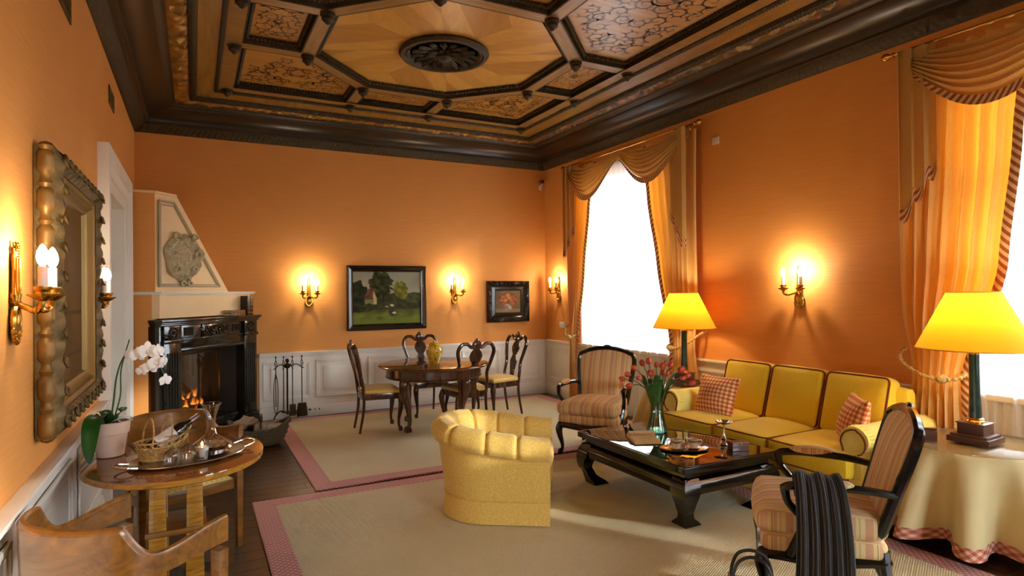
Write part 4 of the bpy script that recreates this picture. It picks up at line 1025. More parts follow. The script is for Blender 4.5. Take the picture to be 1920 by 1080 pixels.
def window_dressing(far, near, where, fi, ni):
    rod = thing('curtain_rod', 'thin brass curtain rod with ball finials over the window '+where, 'curtain rod', (XR-.17, (far+near)/2, 3.39), 0, 'brass curtain rods'); h = (far-near)/2
    MB().tube([(0,-h-.04,0),(0,h+.04,0)], .012, 8).build('rod', BRASS, rod)
    for sg in (-1, 1):
        m = MB(); m.lathe([(.012,0),(.02,.012),(.012,.022),(.014,.035),(.028,.055),(.03,.075),(.02,.095),(0,.105)], 12); m.xf(Matrix.Rotation(-sg*PI/2, 4, 'X')); m.xf(Matrix.Translation((0, sg*(h+.035), 0))); m.build('finial', BRASS, rod)
        m = MB(); m.tube([(.168, sg*(h-.02), -.03),(.08, sg*(h-.02), -.03),(.0, sg*(h-.02), -.012)], .009, 7); m.ell((.0, sg*(h-.02), -.04), (.012,.012,.02), 8, 6); m.build('bracket', BRASS, rod)
    v = thing('swag_valance', 'draped bronze silk swag valance with check edging over the window '+where, 'valance', (XR-.17, (far+near)/2, 3.37), 0, 'swag valances over the windows')
    mid = (far+near)/2
    swag(v, far, mid, .49); swag(v, mid, near, .46)
    jabot(v, far+.03, far-.36, 2.55, 2.12); jabot(v, near-.03, near+.36, 2.5, 2.1)
    curtain_panel('gold silk curtain panel hanging '+fi[1], far+.03, fi[0], 7, 'gold curtain panels')
    curtain_panel('gold silk curtain panel hanging '+ni[1], near-.03, ni[0], 7, 'gold curtain panels')
    a, b = near+.18, far-.18
    s = thing('sheer_curtain', 'white floor-length sheer curtain over the window '+where, 'sheer curtain', (XR-.068, (a+b)/2, 0), 0, 'white sheer curtains')
    def sh(u, z_): return (-.014*math.sin(u*34*2*PI)-.010*math.sin(u*13*2*PI+1), (u-.5)*(b-a), .02+3.3*z_)
    MB().grid(sh, 272, 6).build('sheer_cloth', SHEER, s, smooth=80, fixn=False)
window_dressing(7.41, 4.92, 'behind the tulips', ([(3.3,6.78),(2.75,6.93),(1.9,7.09),(.98,7.27),(0,7.2)], 'beside the corner sconce'), ([(3.3,5.72),(2.7,5.64),(1.9,5.5),(.98,5.30),(0,5.36)], 'behind the lamp at the sofa arm near the tulips'))
window_dressing(2.73, .22, 'behind the draped round table', ([(3.3,1.95),(2.6,2.02),(1.75,2.12),(.96,2.36),(0,2.3)], 'beside the sofa and the draped round table'), ([(3.3,1.0),(2.7,.92),(1.9,.8),(.98,.6),(0,.66)], 'far from the sofa at the draped table window'))
# ================================================================ DINING GROUP
def cab_leg(m, x, y, top, dx, dy, n=9, s=1.0):
    """cabriole leg bulging towards (dx,dy)"""
    p = [(x,y,top),(x+.022*dx*s,y+.022*dy*s,top*.82),(x+.012*dx*s,y+.012*dy*s,top*.6),(x-.012*dx*s,y-.012*dy*s,top*.3),(x-.006*dx*s,y-.006*dy*s,top*.1),(x+.012*dx*s,y+.012*dy*s,.03),(x+.012*dx*s,y+.012*dy*s,.0)]
    q = spline(p, 6); m.tube(q, interp([.03*s,.036*s,.028*s,.017*s,.014*s,.026*s,.022*s], len(q)), n)
    return m
def make_dining_chair():
    t = thing('dining_chair', 'x', 'chair')          # faces +y
    for sx in (-1, 1):
        cab_leg(MB(), .2*sx, .2, .42, sx*.7, .7).build('leg', MAHOG, t)
        MB().tube(spline([(.165*sx,-.2,.44),(.165*sx,-.205,.25),(.17*sx,-.25,.0)],5), interp([.019,.017,.014], 11), 6).build('leg', MAHOG, t)
    m = MB()
    for a, b in (((-.2,.21),(.2,.21)),((-.165,-.2),(.165,-.2)),((-.2,.21),(-.165,-.2)),((.2,.21),(.165,-.2))): m.bar((*a,.405),(*b,.405),.03,.07)
    m.build('seat_rail', MAHOG, t, bevel=.005)
    m = MB(); m.cushion((0,0,0), (.41,.43,.055), .025, (0,0,.03), 10)
    m.v = [(x*(1+.12*y/.2), y, z) for x, y, z in m.v]; m.xf(Matrix.Translation((0,.005,.46))); m.build('seat', SEATFAB, t)
    m = MB()
    for sx in (-1, 1):
        p = [(.165*sx,-.2,.42),(.175*sx,-.215,.55),(.165*sx,-.235,.66),(.205*sx,-.265,.8),(.228*sx,-.29,.91),(.19*sx,-.305,.985),(.12*sx,-.31,.995),(.07*sx,-.307,.96),(.03*sx,-.306,.955)]
        q = spline(p, 6); m.tube(q, interp([.021,.02,.02,.022,.023,.022,.021,.022,.022], len(q)), 8)
    m.build('back_hoop', MAHOG, t)
    m = MB(); m.ell((0,-.31,.985), (.06,.016,.05), 10, 8); m.ell((0,-.316,1.03), (.028,.014,.028), 8, 6)
    for k in range(5): a = PI*(k+.5)/5; m.ell((.045*math.cos(a), -.318, .985+.04*math.sin(a)), (.015,.012,.018), 7, 5)
    m.build('crest', MAHOG, t)
    prof = [(.43,.07),(.47,.035),(.53,.03),(.6,.05),(.68,.062),(.74,.035),(.76,.03),(.8,.055),(.85,.072),(.9,.055),(.935,.03),(.96,.05)]
    def sp(u, v, d):
        z = .43+.54*v; wv = prof[-1][1]
        for (z0, w0), (z1, w1) in zip(prof, prof[1:]):
            if z <= z1: wv = w0+(w1-w0)*(z-z0)/(z1-z0); break
        yy = -.2-.115*((z-.42)/.56)**1.4; return ((u-.5)*2.3*wv, yy+d, z)
    m = MB(); m.grid(lambda u, v: sp(u, v, -.008), 2, 30); m.grid(lambda u, v: sp(u, v, .008), 2, 30)
    for e_ in (0, 1): m.grid(lambda u, v: sp(e_, v, -.008+.016*u), 1, 30)
    m.build('splat', MAHOG, t, smooth=35, fixn=False)
    return t
DC = make_dining_chair(); index_children()
for i, (x, y, rz, lab) in enumerate(((1.9,7.05,-PI/2-.05,'carved mahogany dining chair with its back to the fireplace side'), (2.7,7.62,PI-.03,'carved mahogany dining chair between the round table and the white wainscot'),
        (2.84,6.66,.04,'carved mahogany dining chair with its back to the yellow tub chair'), (3.5,7.12,PI/2+.1,'carved mahogany dining chair on the window side of the round table'))):
    o = DC if i == 0 else copy_tree(DC); o.location = (x,y,.0155); o.rotation_euler = (0,0,rz); o['label'] = lab; o['group'] = 'dining chairs round the table'
dt = thing('dining_table', 'round mahogany dining table with carved cabriole legs', 'table', (2.52,6.86,.0155))
MB().lathe([(0,.715),(.62,.715),(.645,.722),(.655,.735),(.645,.748),(.63,.752),(0,.752)], 56).build('tabletop', MAHOGTOP, dt)
MB().lathe([(.55,.6),(.565,.6),(.57,.61),(.56,.62),(.56,.715),(.54,.715),(.54,.6)], 48, caps=False).build('apron', MAHOG, dt)
for k in range(4):
    a = math.radians(207+90*k); x, y = .44*math.cos(a), .44*math.sin(a); c, s = math.cos(a), math.sin(a)
    p = [(x,y,.62),(x+.05*c,y+.05*s,.56),(x+.05*c,y+.05*s,.46),(x,y,.3),(x-.03*c,y-.03*s,.15),(x-.02*c,y-.02*s,.07),(x,y,.045)]
    q = spline(p, 6); l = MB(); l.tube(q, interp([.05,.06,.05,.032,.024,.022,.026], len(q)), 10); lg = l.build('leg', MAHOG, dt)
    m = MB(); m.ell((x,y,.032), (.036,.036,.032), 12, 8)
    for j in range(4): b = a+j*PI/2+.4; m.tube(spline([(x+.02*math.cos(b),y+.02*math.sin(b),.075),(x+.04*math.cos(b),y+.04*math.sin(b),.04),(x+.038*math.cos(b),y+.038*math.sin(b),.01)],4), .009, 6)
    m.build('claw_foot', MAHOG, lg)
    m = MB()
    for j in range(5): m.ell((x+(.075-.008*j)*c+.018*math.sin(j*2)*s, y+(.075-.008*j)*s-.018*math.sin(j*2)*c, .57-.035*j), (.02,.02,.024), 7, 5)
    m.build('carved_knee', MAHOG, lg)
def m_jar():
    q = NT('yellow_jar_glaze'); n = q.noise(q.co(), 34, 3, .6, 1.2); n2 = q.noise(q.co(), 55, 2)
    c = q.ramp(n, [(.40,(150,98,30)),(.47,(214,168,44)),(.56,(224,184,52)),(.63,(96,76,44))]); q.col(q.mix(q.math('MULTIPLY', q.math('GREATER_THAN', n2, .66), .7), c, lin((84,96,70)))); q.set(Roughness=.15, Coat_Weight=.4); return q.m
gj = thing('ginger_jar', 'yellow patterned ginger jar standing on the dining table', 'jar', (2.475,6.72,.7685))
MB().lathe([(.055,0),(.06,.01),(.066,.05),(.09,.11),(.098,.155),(.09,.19),(.062,.215),(.055,.22),(0,.22)], 28).build('body', m_jar(), gj)
MB().lathe([(.06,.219),(.064,.225),(.05,.245),(.02,.255),(.012,.26),(.016,.27),(0,.278)], 20).build('lid', bpy.data.materials['yellow_jar_glaze'], gj)
# ================================================================ YELLOW TUB CHAIR
def make_tub():
    t = thing('tub_chair', 'yellow damask tub armchair with rolled channelled back and skirt', 'armchair')   # faces +y
    # U-shaped plan path: right arm front -> round the back -> left arm front
    W, D = .33, .36
    def path(s):          # s 0..1
        L1 = .44; La = PI*W*1.02; tot = 2*L1+La; d = s*tot
        if d < L1: return Vector((W, D-d)), Vector((1,0))
        if d > L1+La: return Vector((-W, D-(tot-d))), Vector((-1,0))
        a = (d-L1)/La*PI; return Vector((W*math.cos(a), D-L1-W*1.0*math.sin(a))), Vector((math.cos(a), -math.sin(a)))
    def hgt(s): return .59+.09*math.sin(PI*min(1,max(0,(s-.02)/.96)))**1.5
    seams = [.0,.11,.22,.335,.45,.55,.665,.78,.89,1.0]
    def groove(s): return min(abs(s-q) for q in seams[1:-1])
    n = 260
    def roll(u, v):       # cross-section: inside face, over the top roll, down the outside lip
        p, o = path(u); h = hgt(u); g = 1-.2*math.exp(-(groove(u)/.007)**2)+.03*math.sin(PI*min(1,groove(u)/.05))
        sect = [(-.075,.36),(-.08,.45),(-.075,h-.1),(-.05,h-.03),(.0,h+.005),(.06,h-.005),(.1,h-.05),(.108,h-.1),(.085,h-.14),(.05,h-.15)]
        k = v*(len(sect)-1); i = min(int(k), len(sect)-2); f = k-i; d = sect[i][0]+(sect[i+1][0]-sect[i][0])*f; z = sect[i][1]+(sect[i+1][1]-sect[i][1])*f
        cx, cz = .02, h-.08; dd = cx+(d-cx)*g; zz = cz+(z-cz)*(g if z > h-.2 else 1)
        q = p+o*dd; return (q.x, q.y, zz)
    m = MB().grid(roll, n, 27)
    for u in (0, 1):
        ring = [roll(u, k/27) for k in range(28)]; m.add(ring, [tuple(range(28))])
    m.build('back_roll', TUBFAB, t, smooth=60)
    for s0 in seams[1:-1]: MB().tube([Vector(roll(s0, k/30))+Vector((0,0,.001)) for k in range(31)], .003, 5).build('channel_seam', P('gold_cord', (206,160,60), .7), t)
    def outer(u, v):
        p, o = path(u); h = hgt(u)-.13; q = p+o*(.06*v+.005*(1-v)); return (q.x*(1-.02*(1-v)), q.y, .12+(h-.12)*v)
    m = MB(); m.grid(outer, n, 8)
    def inner(u, v):
        p, o = path(u); q = p-o*.06; return (q.x, q.y, .12+(.4-.12)*v)
    m.grid(inner, n, 2)
    for u in (0, 1):
        a = [outer(u, k/8) for k in range(9)]+[inner(u, 1), inner(u, 0)]; m.add(a, [tuple(range(11))])
    m.build('body', TUBFAB, t, smooth=50)
    def skirt(u, v): p, o = path(u); q = p+o*(.012+.012*(1-v)); return (q.x, q.y, .004+.15*v)
    m = MB(); m.grid(skirt, n, 3); m.grid(lambda u, v: (lambda a: (a[0]*.985, a[1]*.985, a[2]))(skirt(u, v)), n, 3); m.build('skirt', TUBFAB, t, smooth=50)
    MB().box(-W, W, D-.03, D-.018, .004, .15).build('front_skirt', TUBFAB, t)
    MB().tube([(lambda p, o: (p.x+o.x*.018, p.y+o.y*.018, .155))(*path(k/80)) for k in range(81)], .004, 5).build('skirt_welt', TUBFAB, t)
    MB().box(-W+.05, W-.05, -.02, D-.02, .12, .32).build('front_rail', TUBFAB, t, bevel=.01)
    MB().cushion((0,.06,.395), (.53,.6,.15), .06, (0,.02,.02), 12).build('seat_cushion', TUBFAB, t)
    m = MB()
    for sx in (-1,1):
        for y in (-.12,.28): MB().box(sx*.24-.02,sx*.24+.02,y-.02,y+.02,0,.12).build('foot', MAHOG, t)
    return t
tb = make_tub(); tb.location = (2.0, 4.02, .0155); tb.rotation_euler = (0,0,math.atan2(-.54,.84)-PI/2)
# ================================================================ BERGERE ARMCHAIRS
def make_bergere():
    t = thing('open_armchair', 'x', 'armchair')           # faces +y
    for sx in (-1, 1):
        cab_leg(MB(), .27*sx, .27, .3, sx*.7, .7, s=1.0).build('leg', BLACK, t)
        q = spline([(.22*sx,-.25,.34),(.225*sx,-.27,.18),(.25*sx,-.34,.0)],5); MB().tube(q, interp([.03,.026,.018], len(q)), 8).build('leg', BLACK, t)
    m = MB()
    for a, b in (((-.28,.28),(.28,.28)),((-.22,-.26),(.22,-.26)),((-.28,.28),(-.22,-.26)),((.28,.28),(.22,-.26))):
        p = [Vector((*a,.285)).lerp(Vector((*b,.285)), k/8)+Vector((0,0,-.022*(1-math.cos(2*PI*k/8))*.5+.0)) for k in range(9)]; m.tube(p, .03, 8)
    m.build('seat_rail', BLACK, t)
    m = MB(); m.cushion((0,0,0), (.56,.56,.1), .04, (0,0,.01), 10); m.v = [(x*(1+.1*y/.28), y, z) for x, y, z in m.v]; m.xf(Matrix.Translation((0,.01,.34))); m.build('seat_base', STRIPE, t)
    m = MB(); m.cushion((0,0,0), (.57,.58,.13), .05, (0,.02,.03), 12); m.v = [(x*(1+.1*y/.28), y, z) for x, y, z in m.v]; m.xf(Matrix.Translation((0,.02,.445))); m.build('seat_cushion', STRIPE, t)
    LEAN = math.radians(17)
    def bk(x, z, d=0):      # back-plane coordinates to chair space
        return Vector((x, -.235-math.sin(LEAN)*z+d*math.cos(LEAN), .42+math.cos(LEAN)*z+d*math.sin(LEAN)))
    out = [(-.225,0),(-.25,.06),(-.268,.2),(-.292,.36),(-.298,.46),(-.28,.515),(-.24,.535),(-.2,.552),(-.1,.575),(0,.582)]
    ol = out+[(-x,z) for x, z in out[::-1][1:]]+[(.1,.015),(0,.03),(-.1,.015)]
    olp = [bk(x, z) for x, z in ol]; k = len(olp); loop = []
    for i in range(k):
        p0, p1, p2, p3 = olp[i-1], olp[i], olp[(i+1)%k], olp[(i+2)%k]
        for j in range(4):
            s = j/4; loop.append(.5*((2*p1)+(-p0+p2)*s+(2*p0-5*p1+4*p2-p3)*s*s+(-p0+3*p1-3*p2+p3)*s**3))
    MB().tube(loop, .026, 8, closed=True).build('back_frame', BLACK, t)
    m = MB(); nn = len(loop); c0 = bk(0, .29)
    for d, puff in ((.012,.035),(-.012,-.03)):
        def pad(u, v): p = loop[int(round(u*nn)) % nn]; q = c0.lerp(p, v*.955); return q+(bk(0,0,1)-bk(0,0,0))*(d+puff*(1-v**3))
        m.grid(pad, nn, 10, cu=True)
    m.build('backrest', STRIPE, t, smooth=60)
    MB().ell(bk(0,.6), (.045,.018,.022), 10, 8).build('crest_carving', BLACK, t)
    for sx in (-1, 1):
        m = MB(); p = [bk(.278*sx,.21),(.3*sx,-.16,.64),(.325*sx,.03,.645),(.33*sx,.15,.64),(.325*sx,.19,.62)]; q = spline([tuple(v) for v in p],6); m.tube(q, interp([.018,.02,.02,.022,.02], len(q)), 8)
        q = spline([(.325*sx,.18,.63),(.33*sx,.165,.56),(.31*sx,.1,.47),(.295*sx,.12,.38),(.285*sx,.16,.29)],6); m.tube(q, interp([.022,.018,.019,.023,.024], len(q)), 8); a = m.build('arm', BLACK, t)
        m = MB(); m.ell((0,0,0), (.034,.12,.026), 12, 10); m.xf(Matrix.Translation((.322*sx,.0,.664))); m.build('arm_pad', STRIPE, a)
    MB().tube([bk(.2*math.cos(0)*s/10-.1*0, .02) for s in range(-10,11)], .02, 7).build('lower_rail', BLACK, t)
    return t
BG = make_bergere(); index_children()
BG['label'] = 'black framed open armchair with striped upholstery facing out from the sheer curtain'; BG['group'] = 'striped open armchairs'
BG.location = (3.55, 5.02, .0155); BG.rotation_euler = (0,0,math.atan2(-.6,-.8)-PI/2)
BG2 = copy_tree(BG); BG2['label'] = 'black framed open armchair with striped upholstery and a dark knitted scarf over its arm'
BG2.location = (2.885, 2.09, .0155); BG2.rotation_euler = (0,0,math.atan2(.75,-.66)-PI/2)
# ================================================================ COFFEE TABLE
CX, CY, CW, CL, CZ = 3.285, 3.65, .9, 1.26, .43
ct = thing('coffee_table', 'low black lacquer coffee table with glass top and hoof feet', 'coffee table', (CX,CY,.0155)); z0 = CZ-.0155
m = MB(); hw, hl = CW/2, CL/2; fw = .07
for (a, b, c, d) in ((-hw,hw,-hl,-hl+fw),(-hw,hw,hl-fw,hl),(-hw,-hw+fw,-hl+fw,hl-fw),(hw-fw,hw,-hl+fw,hl-fw)): m.box(a,b,c,d,z0-.045,z0)
m.build('top_frame', BLACK, ct, bevel=.006)
MB().box(-hw+fw-.002,hw-fw+.002,-hl+fw-.002,hl-fw+.002,z0-.03,z0-.009).build('top_board', BLACK, ct, smooth=0)
MB().box(-hw+.012,hw-.012,-hl+.012,hl-.012,z0+.0005,z0+.006).build('glass_top', P('black_glass', (16,18,17), .02, Specular_IOR_Level=.8, Coat_Weight=1, Coat_Roughness=.01), ct, bevel=.002)
MB().box(-hw+.05,hw-.05,-hl+.05,hl-.05,z0-.085,z0-.045).build('waist', BLACK, ct)
def apron(side):
    L = CL if side in (0, 1) else CW
    sect = [(-.045,-.085),(-.015,-.092),(.012,-.11),(.024,-.14),(.022,-.17),(.012,-.195),(-.02,-.2),(-.045,-.18)]
    def fn(u, v):
        d, z = sect[round(v*(len(sect)-1))]; off = -.03+d; s = -L/2+.02+u*(L-.04)
        edge = max(0, 1-min(u, 1-u)*L/.18); z2 = z-(.06*edge**2 if z < -.16 else 0)
        x = {0: (hw+off, s), 1: (-hw-off, s), 2: (s, hl+off), 3: (s, -hl-off)}[side]; return (x[0], x[1], z0+z2)
    MB().grid(fn, 30, len(sect)-1).build('apron', BLACK, ct, fixn=False)
for s_ in range(4): apron(s_)
for sx in (-1, 1):
    for sy in (-1, 1):
        lv = [(z0-.09,-.012,.12),(z0-.14,.016,.14),(z0-.19,.026,.135),(z0-.24,.026,.105),(z0-.29,.016,.082),(.1,-.002,.074),(.06,-.014,.08),(.025,-.022,.12),(0,-.026,.14)]
        lv = [tuple(p) for p in spline(lv, 3)]
        vs = []; fs = []
        for z, o, w_ in lv:
            ox, oy = sx*(hw-.02+o), sy*(hl-.02+o)
            vs += [(ox,oy,z),(ox-sx*w_,oy,z),(ox-sx*w_,oy-sy*w_,z),(ox,oy-sy*w_,z)]
        for j in range(len(lv)-1):
            for i in range(4): fs.append((j*4+i, j*4+(i+1)%4, j*4+4+(i+1)%4, j*4+4+i))
        fs += [(0,1,2,3), tuple(len(vs)-4+i for i in range(4))]
        MB().add(vs, fs).build('leg', BLACK, ct, smooth=45)
# ================================================================ SOFA
sf = thing('sofa', 'yellow three-seat sofa with red piping and rolled arms against the orange wall', 'sofa', (4.35, 3.51, 0))
SY0, SY1 = -.83, .83        # inner seat
MB().box(-.4,.46,-.98,.98,.06,.3).build('base', SOFALIGHT, sf, bevel=.02)
def skf(u, v): return (-.425+.012*math.sin(u*70)*(1-v)*.6-.012*(1-v), -.99+1.98*u, .012+.22*v)
m = MB().grid(skf, 120, 3); m.build('skirt', SOFALIGHT, sf, smooth=60, fixn=False)
m = MB()
for y in (-.99,.99): m.box(-.42,.46,y-.006,y+.006,.012,.24)
m.build('side_skirt', SOFALIGHT, sf)
MB().tube([(-.43,-.99,.24),(-.43,.99,.24)], .006, 6).build('piping', PIPE, sf)
for i in range(3):
    a = SY0+i*(SY1-SY0)/3; b = a+(SY1-SY0)/3; cy = (a+b)/2; ln = b-a
    ex = .1 if i == 0 else 0; ey = .1 if i == 2 else 0
    c = MB().cushion((0,0,0), (.84,ln-.006,.17), .035, (.01,0,.03), 10)
    for q in range(len(c.v)):
        x, y, z = c.v[q]
        if x < -.25: k = min(1, (-.25-x)/.06); y = y-(ex*k if y < 0 else 0)*abs(y)/(ln/2)+(ey*k if y > 0 else 0)*abs(y)/(ln/2)
        c.v[q] = (x, y, z)
    c.xf(Matrix.Translation((-.075, cy, .385))); s = c.build('seat_cushion', SOFAFAB, sf)
    x0, x1, y0, y1 = -.487, .33, cy-ln/2+.008-ex, cy+ln/2-.008+ey
    for z in (.46,.315): MB().tube([(x0+.02,y0,z),(x0,y0+.03,z),(x0-.006,cy,z),(x0,y1-.03,z),(x0+.02,y1,z)]+([(x1,cy+ln/2-.008,z),(x1,cy-ln/2+.008,z)] if z > .4 else []), .006, 6, closed=z > .4).build('piping', PIPE, s)
    R = Matrix.Rotation(math.radians(16), 4, 'Y')
    wb_ = .53; cyb = (i-1)*.528
    c = MB().cushion((0,0,0), (.16,wb_-.006,.5), .045, (.035,0,.01), 12); c.xf(Matrix.Translation((.25, cyb, .675)) @ R); s = c.build('back_cushion', SOFAFAB, sf)
    pts = []
    hh, ww = .238, wb_/2-.012
    for a0, (sy, sz) in enumerate(((1,1),(-1,1),(-1,-1),(1,-1))):
        for k in range(5):
            an = a0*PI/2+k*PI/8; pts.append((-.07, (ww-.04)*sy+.04*math.cos(an), (hh-.04)*sz+.04*math.sin(an)))
    MB().tube([Matrix.Translation((.25, cyb, .675)) @ R @ Vector(p) for p in pts], .0065, 6, closed=True).build('piping', PIPE, s)
m = MB(); m.cushion((.36,0,.55), (.14,1.76,.62), .06, (0,0,0), 10); m.build('back_frame', SOFAFAB, sf)
for sg in (-1, 1):
    y = sg*.875
    sect = [(y-sg*.055,.24),(y-sg*.06,.5)]+[(y-sg*(-.025)+sg*.105*math.cos(a)*1.0, .565+.095*math.sin(a)) for a in [PI+ -k*PI*1.25/12 for k in range(13)]]+[(y+sg*.075,.49),(y+sg*.075,.24)]
    def arm(u, v):
        p = sect[round(v*(len(sect)-1))]; pl = math.exp(-(u/.05)**2); return (-.38+.84*u, p[0], p[1])
    m = MB().grid(arm, 14, len(sect)-1); m.add([(-.38,p[0],p[1]) for p in sect], [tuple(range(len(sect)))]); a_ = m.build('arm', SOFALIGHT, sf, smooth=50)
    MB().tube([(-.384,p[0]*1.0+(-.02*sg if k > 7 else .012*sg),p[1]-.02) for k, p in enumerate(sect)][1:-1], .006, 6).build('piping', PIPE, a_)
    # gathered pleats round the scroll
    m = MB()
    for a in [PI-k*PI/13 for k in range(14)]:
        cy, cz = y+sg*.025, .565
        m.tube([(-.378, cy+sg*.085*math.cos(a), cz+.075*math.sin(a)), (-.34, cy+sg*.106*math.cos(a), cz+.096*math.sin(a)), (-.27, cy+sg*.105*math.cos(a), cz+.095*math.sin(a))], [.006,.007,.001], 5)
    m.build('gathers', SOFALIGHT, a_)
for i, (x, y, z, rz, rx, lab) in enumerate(((4.22,4.08,.63,-PI/2+.1,-.35,'red and cream checked cushion propped at the sofa arm below the far lamp'), (4.3,2.83,.62,-PI/2-.75,-.3,'red and cream checked cushion squashed into the sofa arm behind the striped armchair'))):
    o = MB().cushion((0,0,0), (.4,.07,.36), .03, (0,.06,0), 14)
    o.v = [(a*(1+.09*(abs(c)/.18)**3*(abs(a)/.2)**2), b*(1-.55*max(abs(a)/.2,abs(c)/.18)**4), c*(1+.12*(abs(a)/.2)**3*(abs(c)/.18))) for a, b, c in o.v]
    ob = o.build('checked_cushion', CHECK); tag(ob, lab, 'cushion', 'checked cushions on the sofa'); ob.location = (x,y,z); ob.rotation_euler = (rx, 0, rz)
# ================================================================ LAMPS AND DRAPED SIDE TABLES
def make_lamp():
    t = thing('table_lamp', 'x', 'lamp')
    m = MB(); m.box(-.115,.115,-.115,.115,0,.035); m.box(-.1,.1,-.1,.1,.035,.05); m.box(-.072,.072,-.072,.072,.05,.115); m.box(-.08,.08,-.08,.08,.115,.122); m.build('stepped_base', BROWNBOX, t, bevel=.004)
    MB().lathe([(.05,.122),(.05,.13),(.042,.138),(.046,.146),(.036,.152)], 24).build('lower_collar', BRASS, t)
    MB().lathe([(.036,.15),(.031,.3),(.03,.545),(.032,.55)], 24).build('column', GREENMARBLE, t)
    MB().lathe([(.034,.548),(.036,.56),(.03,.57),(.04,.585),(.03,.592),(.012,.596),(.01,.66)], 24).build('upper_collar', BRASS, t)
    m = MB(); n = 48
    m.lathe([(.315,.585),(.1435,.94)], n, caps=False); s = m.build('lamp_shade', SHADE, t, smooth=60)
    for r, z in ((.315,.585),(.1435,.94)): MB().tube([(r*math.cos(2*PI*k/n), r*math.sin(2*PI*k/n), z) for k in range(n)], .004, 6, closed=True).build('shade_ring', P('shade_trim', (228,176,60), .7), s)
    m = MB()
    for k in range(3): a = k*2*PI/3; m.tube([(.012*math.cos(a),.012*math.sin(a),.9),(.142*math.cos(a),.142*math.sin(a),.935)], .002, 5)
    m.build('shade_spider', BRASS, t)
    MB().lathe([(.014,.66),(.014,.70),(.03,.735),(.034,.76),(.024,.79),(0,.8)], 14).build('bulb', BULB, t)
    return t
LM = make_lamp(); index_children()
LAMPS = [((4.365,2.065,.629), .06, 'yellow shaded table lamp with green marble column beside a coaster box', 13), ((4.49,4.77,.629), 0, 'yellow shaded table lamp with green marble column behind the tulips', 14)]
for i, (loc, rz, lab, en) in enumerate(LAMPS):
    o = LM if i == 0 else copy_tree(LM); o.location = loc; o.rotation_euler = (0,0,rz); o['label'] = lab; o['group'] = 'yellow table lamps'
    l = light('lamp_light', 'POINT', (0,0,.85), en, (1,.74,.4), .04); l.parent = o
def skirted_table(label, loc, R, flare, seed, ylo=-9, yhi=9):
    t = thing('draped_table', label, 'table', loc, 0, 'round draped side tables'); H = .62; random.seed(seed)
    MB().lathe([(0,H-.02),(R-.01,H-.02),(R,H-.015),(R,H-.008),(0,H-.008)], 48).build('tabletop', MAHOG, t)
    m = MB()
    for k in range(3): a = k*2*PI/3; m.tube([(R*.55*math.cos(a),R*.55*math.sin(a),0),(R*.5*math.cos(a),R*.5*math.sin(a),H-.02)], .018, 8)
    m.build('legs', MAHOG, t)
    c = thing('tablecloth', label.replace('round draped side table', 'cream cloth over the round table').replace(' with coaster box and lamp','').replace(' carrying the far lamp',''), 'tablecloth', loc, 0, 'cream cloths on the side tables')
    n = 11
    def fn(u, v):
        a = 2*PI*u
        if v < .2: r = R*1.004*v/.2; return (r*math.cos(a), r*math.sin(a), H-.006)
        w_ = (v-.2)/.8; f = math.sin(n*a+.9*math.sin(2*a+seed)); f = math.copysign(abs(f)**.7, f); r = R*1.01+flare*w_**.85*(1+.9*f)-.03*w_*(1-f)
        return (min(r*math.cos(a), XR-.21-loc[0]), max(ylo, min(yhi, r*math.sin(a))), H-.006-(H-.075+.012*math.sin(3*a+seed))*w_**1.0)
    nu = 180
    m = MB().grid(fn, nu, 40, cu=True); m.build('cloth', CLOTH, c, smooth=70, fixn=False)
    def hem(u, v): a = 2*PI*u; p = fn(u, .9+.1*v); return (p[0]+.004*math.cos(a), p[1]+.004*math.sin(a), p[2])
    m = MB().grid(hem, nu, 4, cu=True); m.uv = [(u*3.2, v*.075, 0) for u, v, _ in m.uv]; m.build('check_hem', HEMCHECK, c, smooth=70, uv=True, fixn=False)
    g = MB().lathe([(0,.0),(R+.002,.0),(R+.004,.003),(R,.006),(0,.006)], 56); g.xf(Matrix.Translation((0,0,H-.0055))); g.build('glass_cover', m_thin_glass('table_cover_glass', (.97,.97,.94,1), .0, .1), t)
    return t
skirted_table('round draped side table by the near window with coaster box and lamp', (4.38,2.09,0), .4, .11, 2, -9, .4)
skirted_table('round draped side table behind the sofa arm carrying the far lamp', (4.46,4.85,0), .29, .12, 5, -.33, 9)
cb = thing('coaster_holder', 'open brown lacquer coaster box on the cream draped table', 'coaster box', (4.18,2.26,.6275), .5)
m = MB(); m.box(-.06,.06,-.06,.06,0,.012); m.box(-.06,-.05,-.06,.06,.012,.06); m.box(.05,.06,-.06,.06,.012,.06); m.box(-.05,.05,.05,.06,.012,.06); m.box(-.05,-.02,-.06,-.05,.012,.06); m.build('box', BROWNBOX, cb, bevel=.002)
for k in range(2): MB().box(-.045,.045,-.045,.045,.0125+k*.006,.018+k*.006).build('coaster', BROWNBOX, cb, bevel=.002)
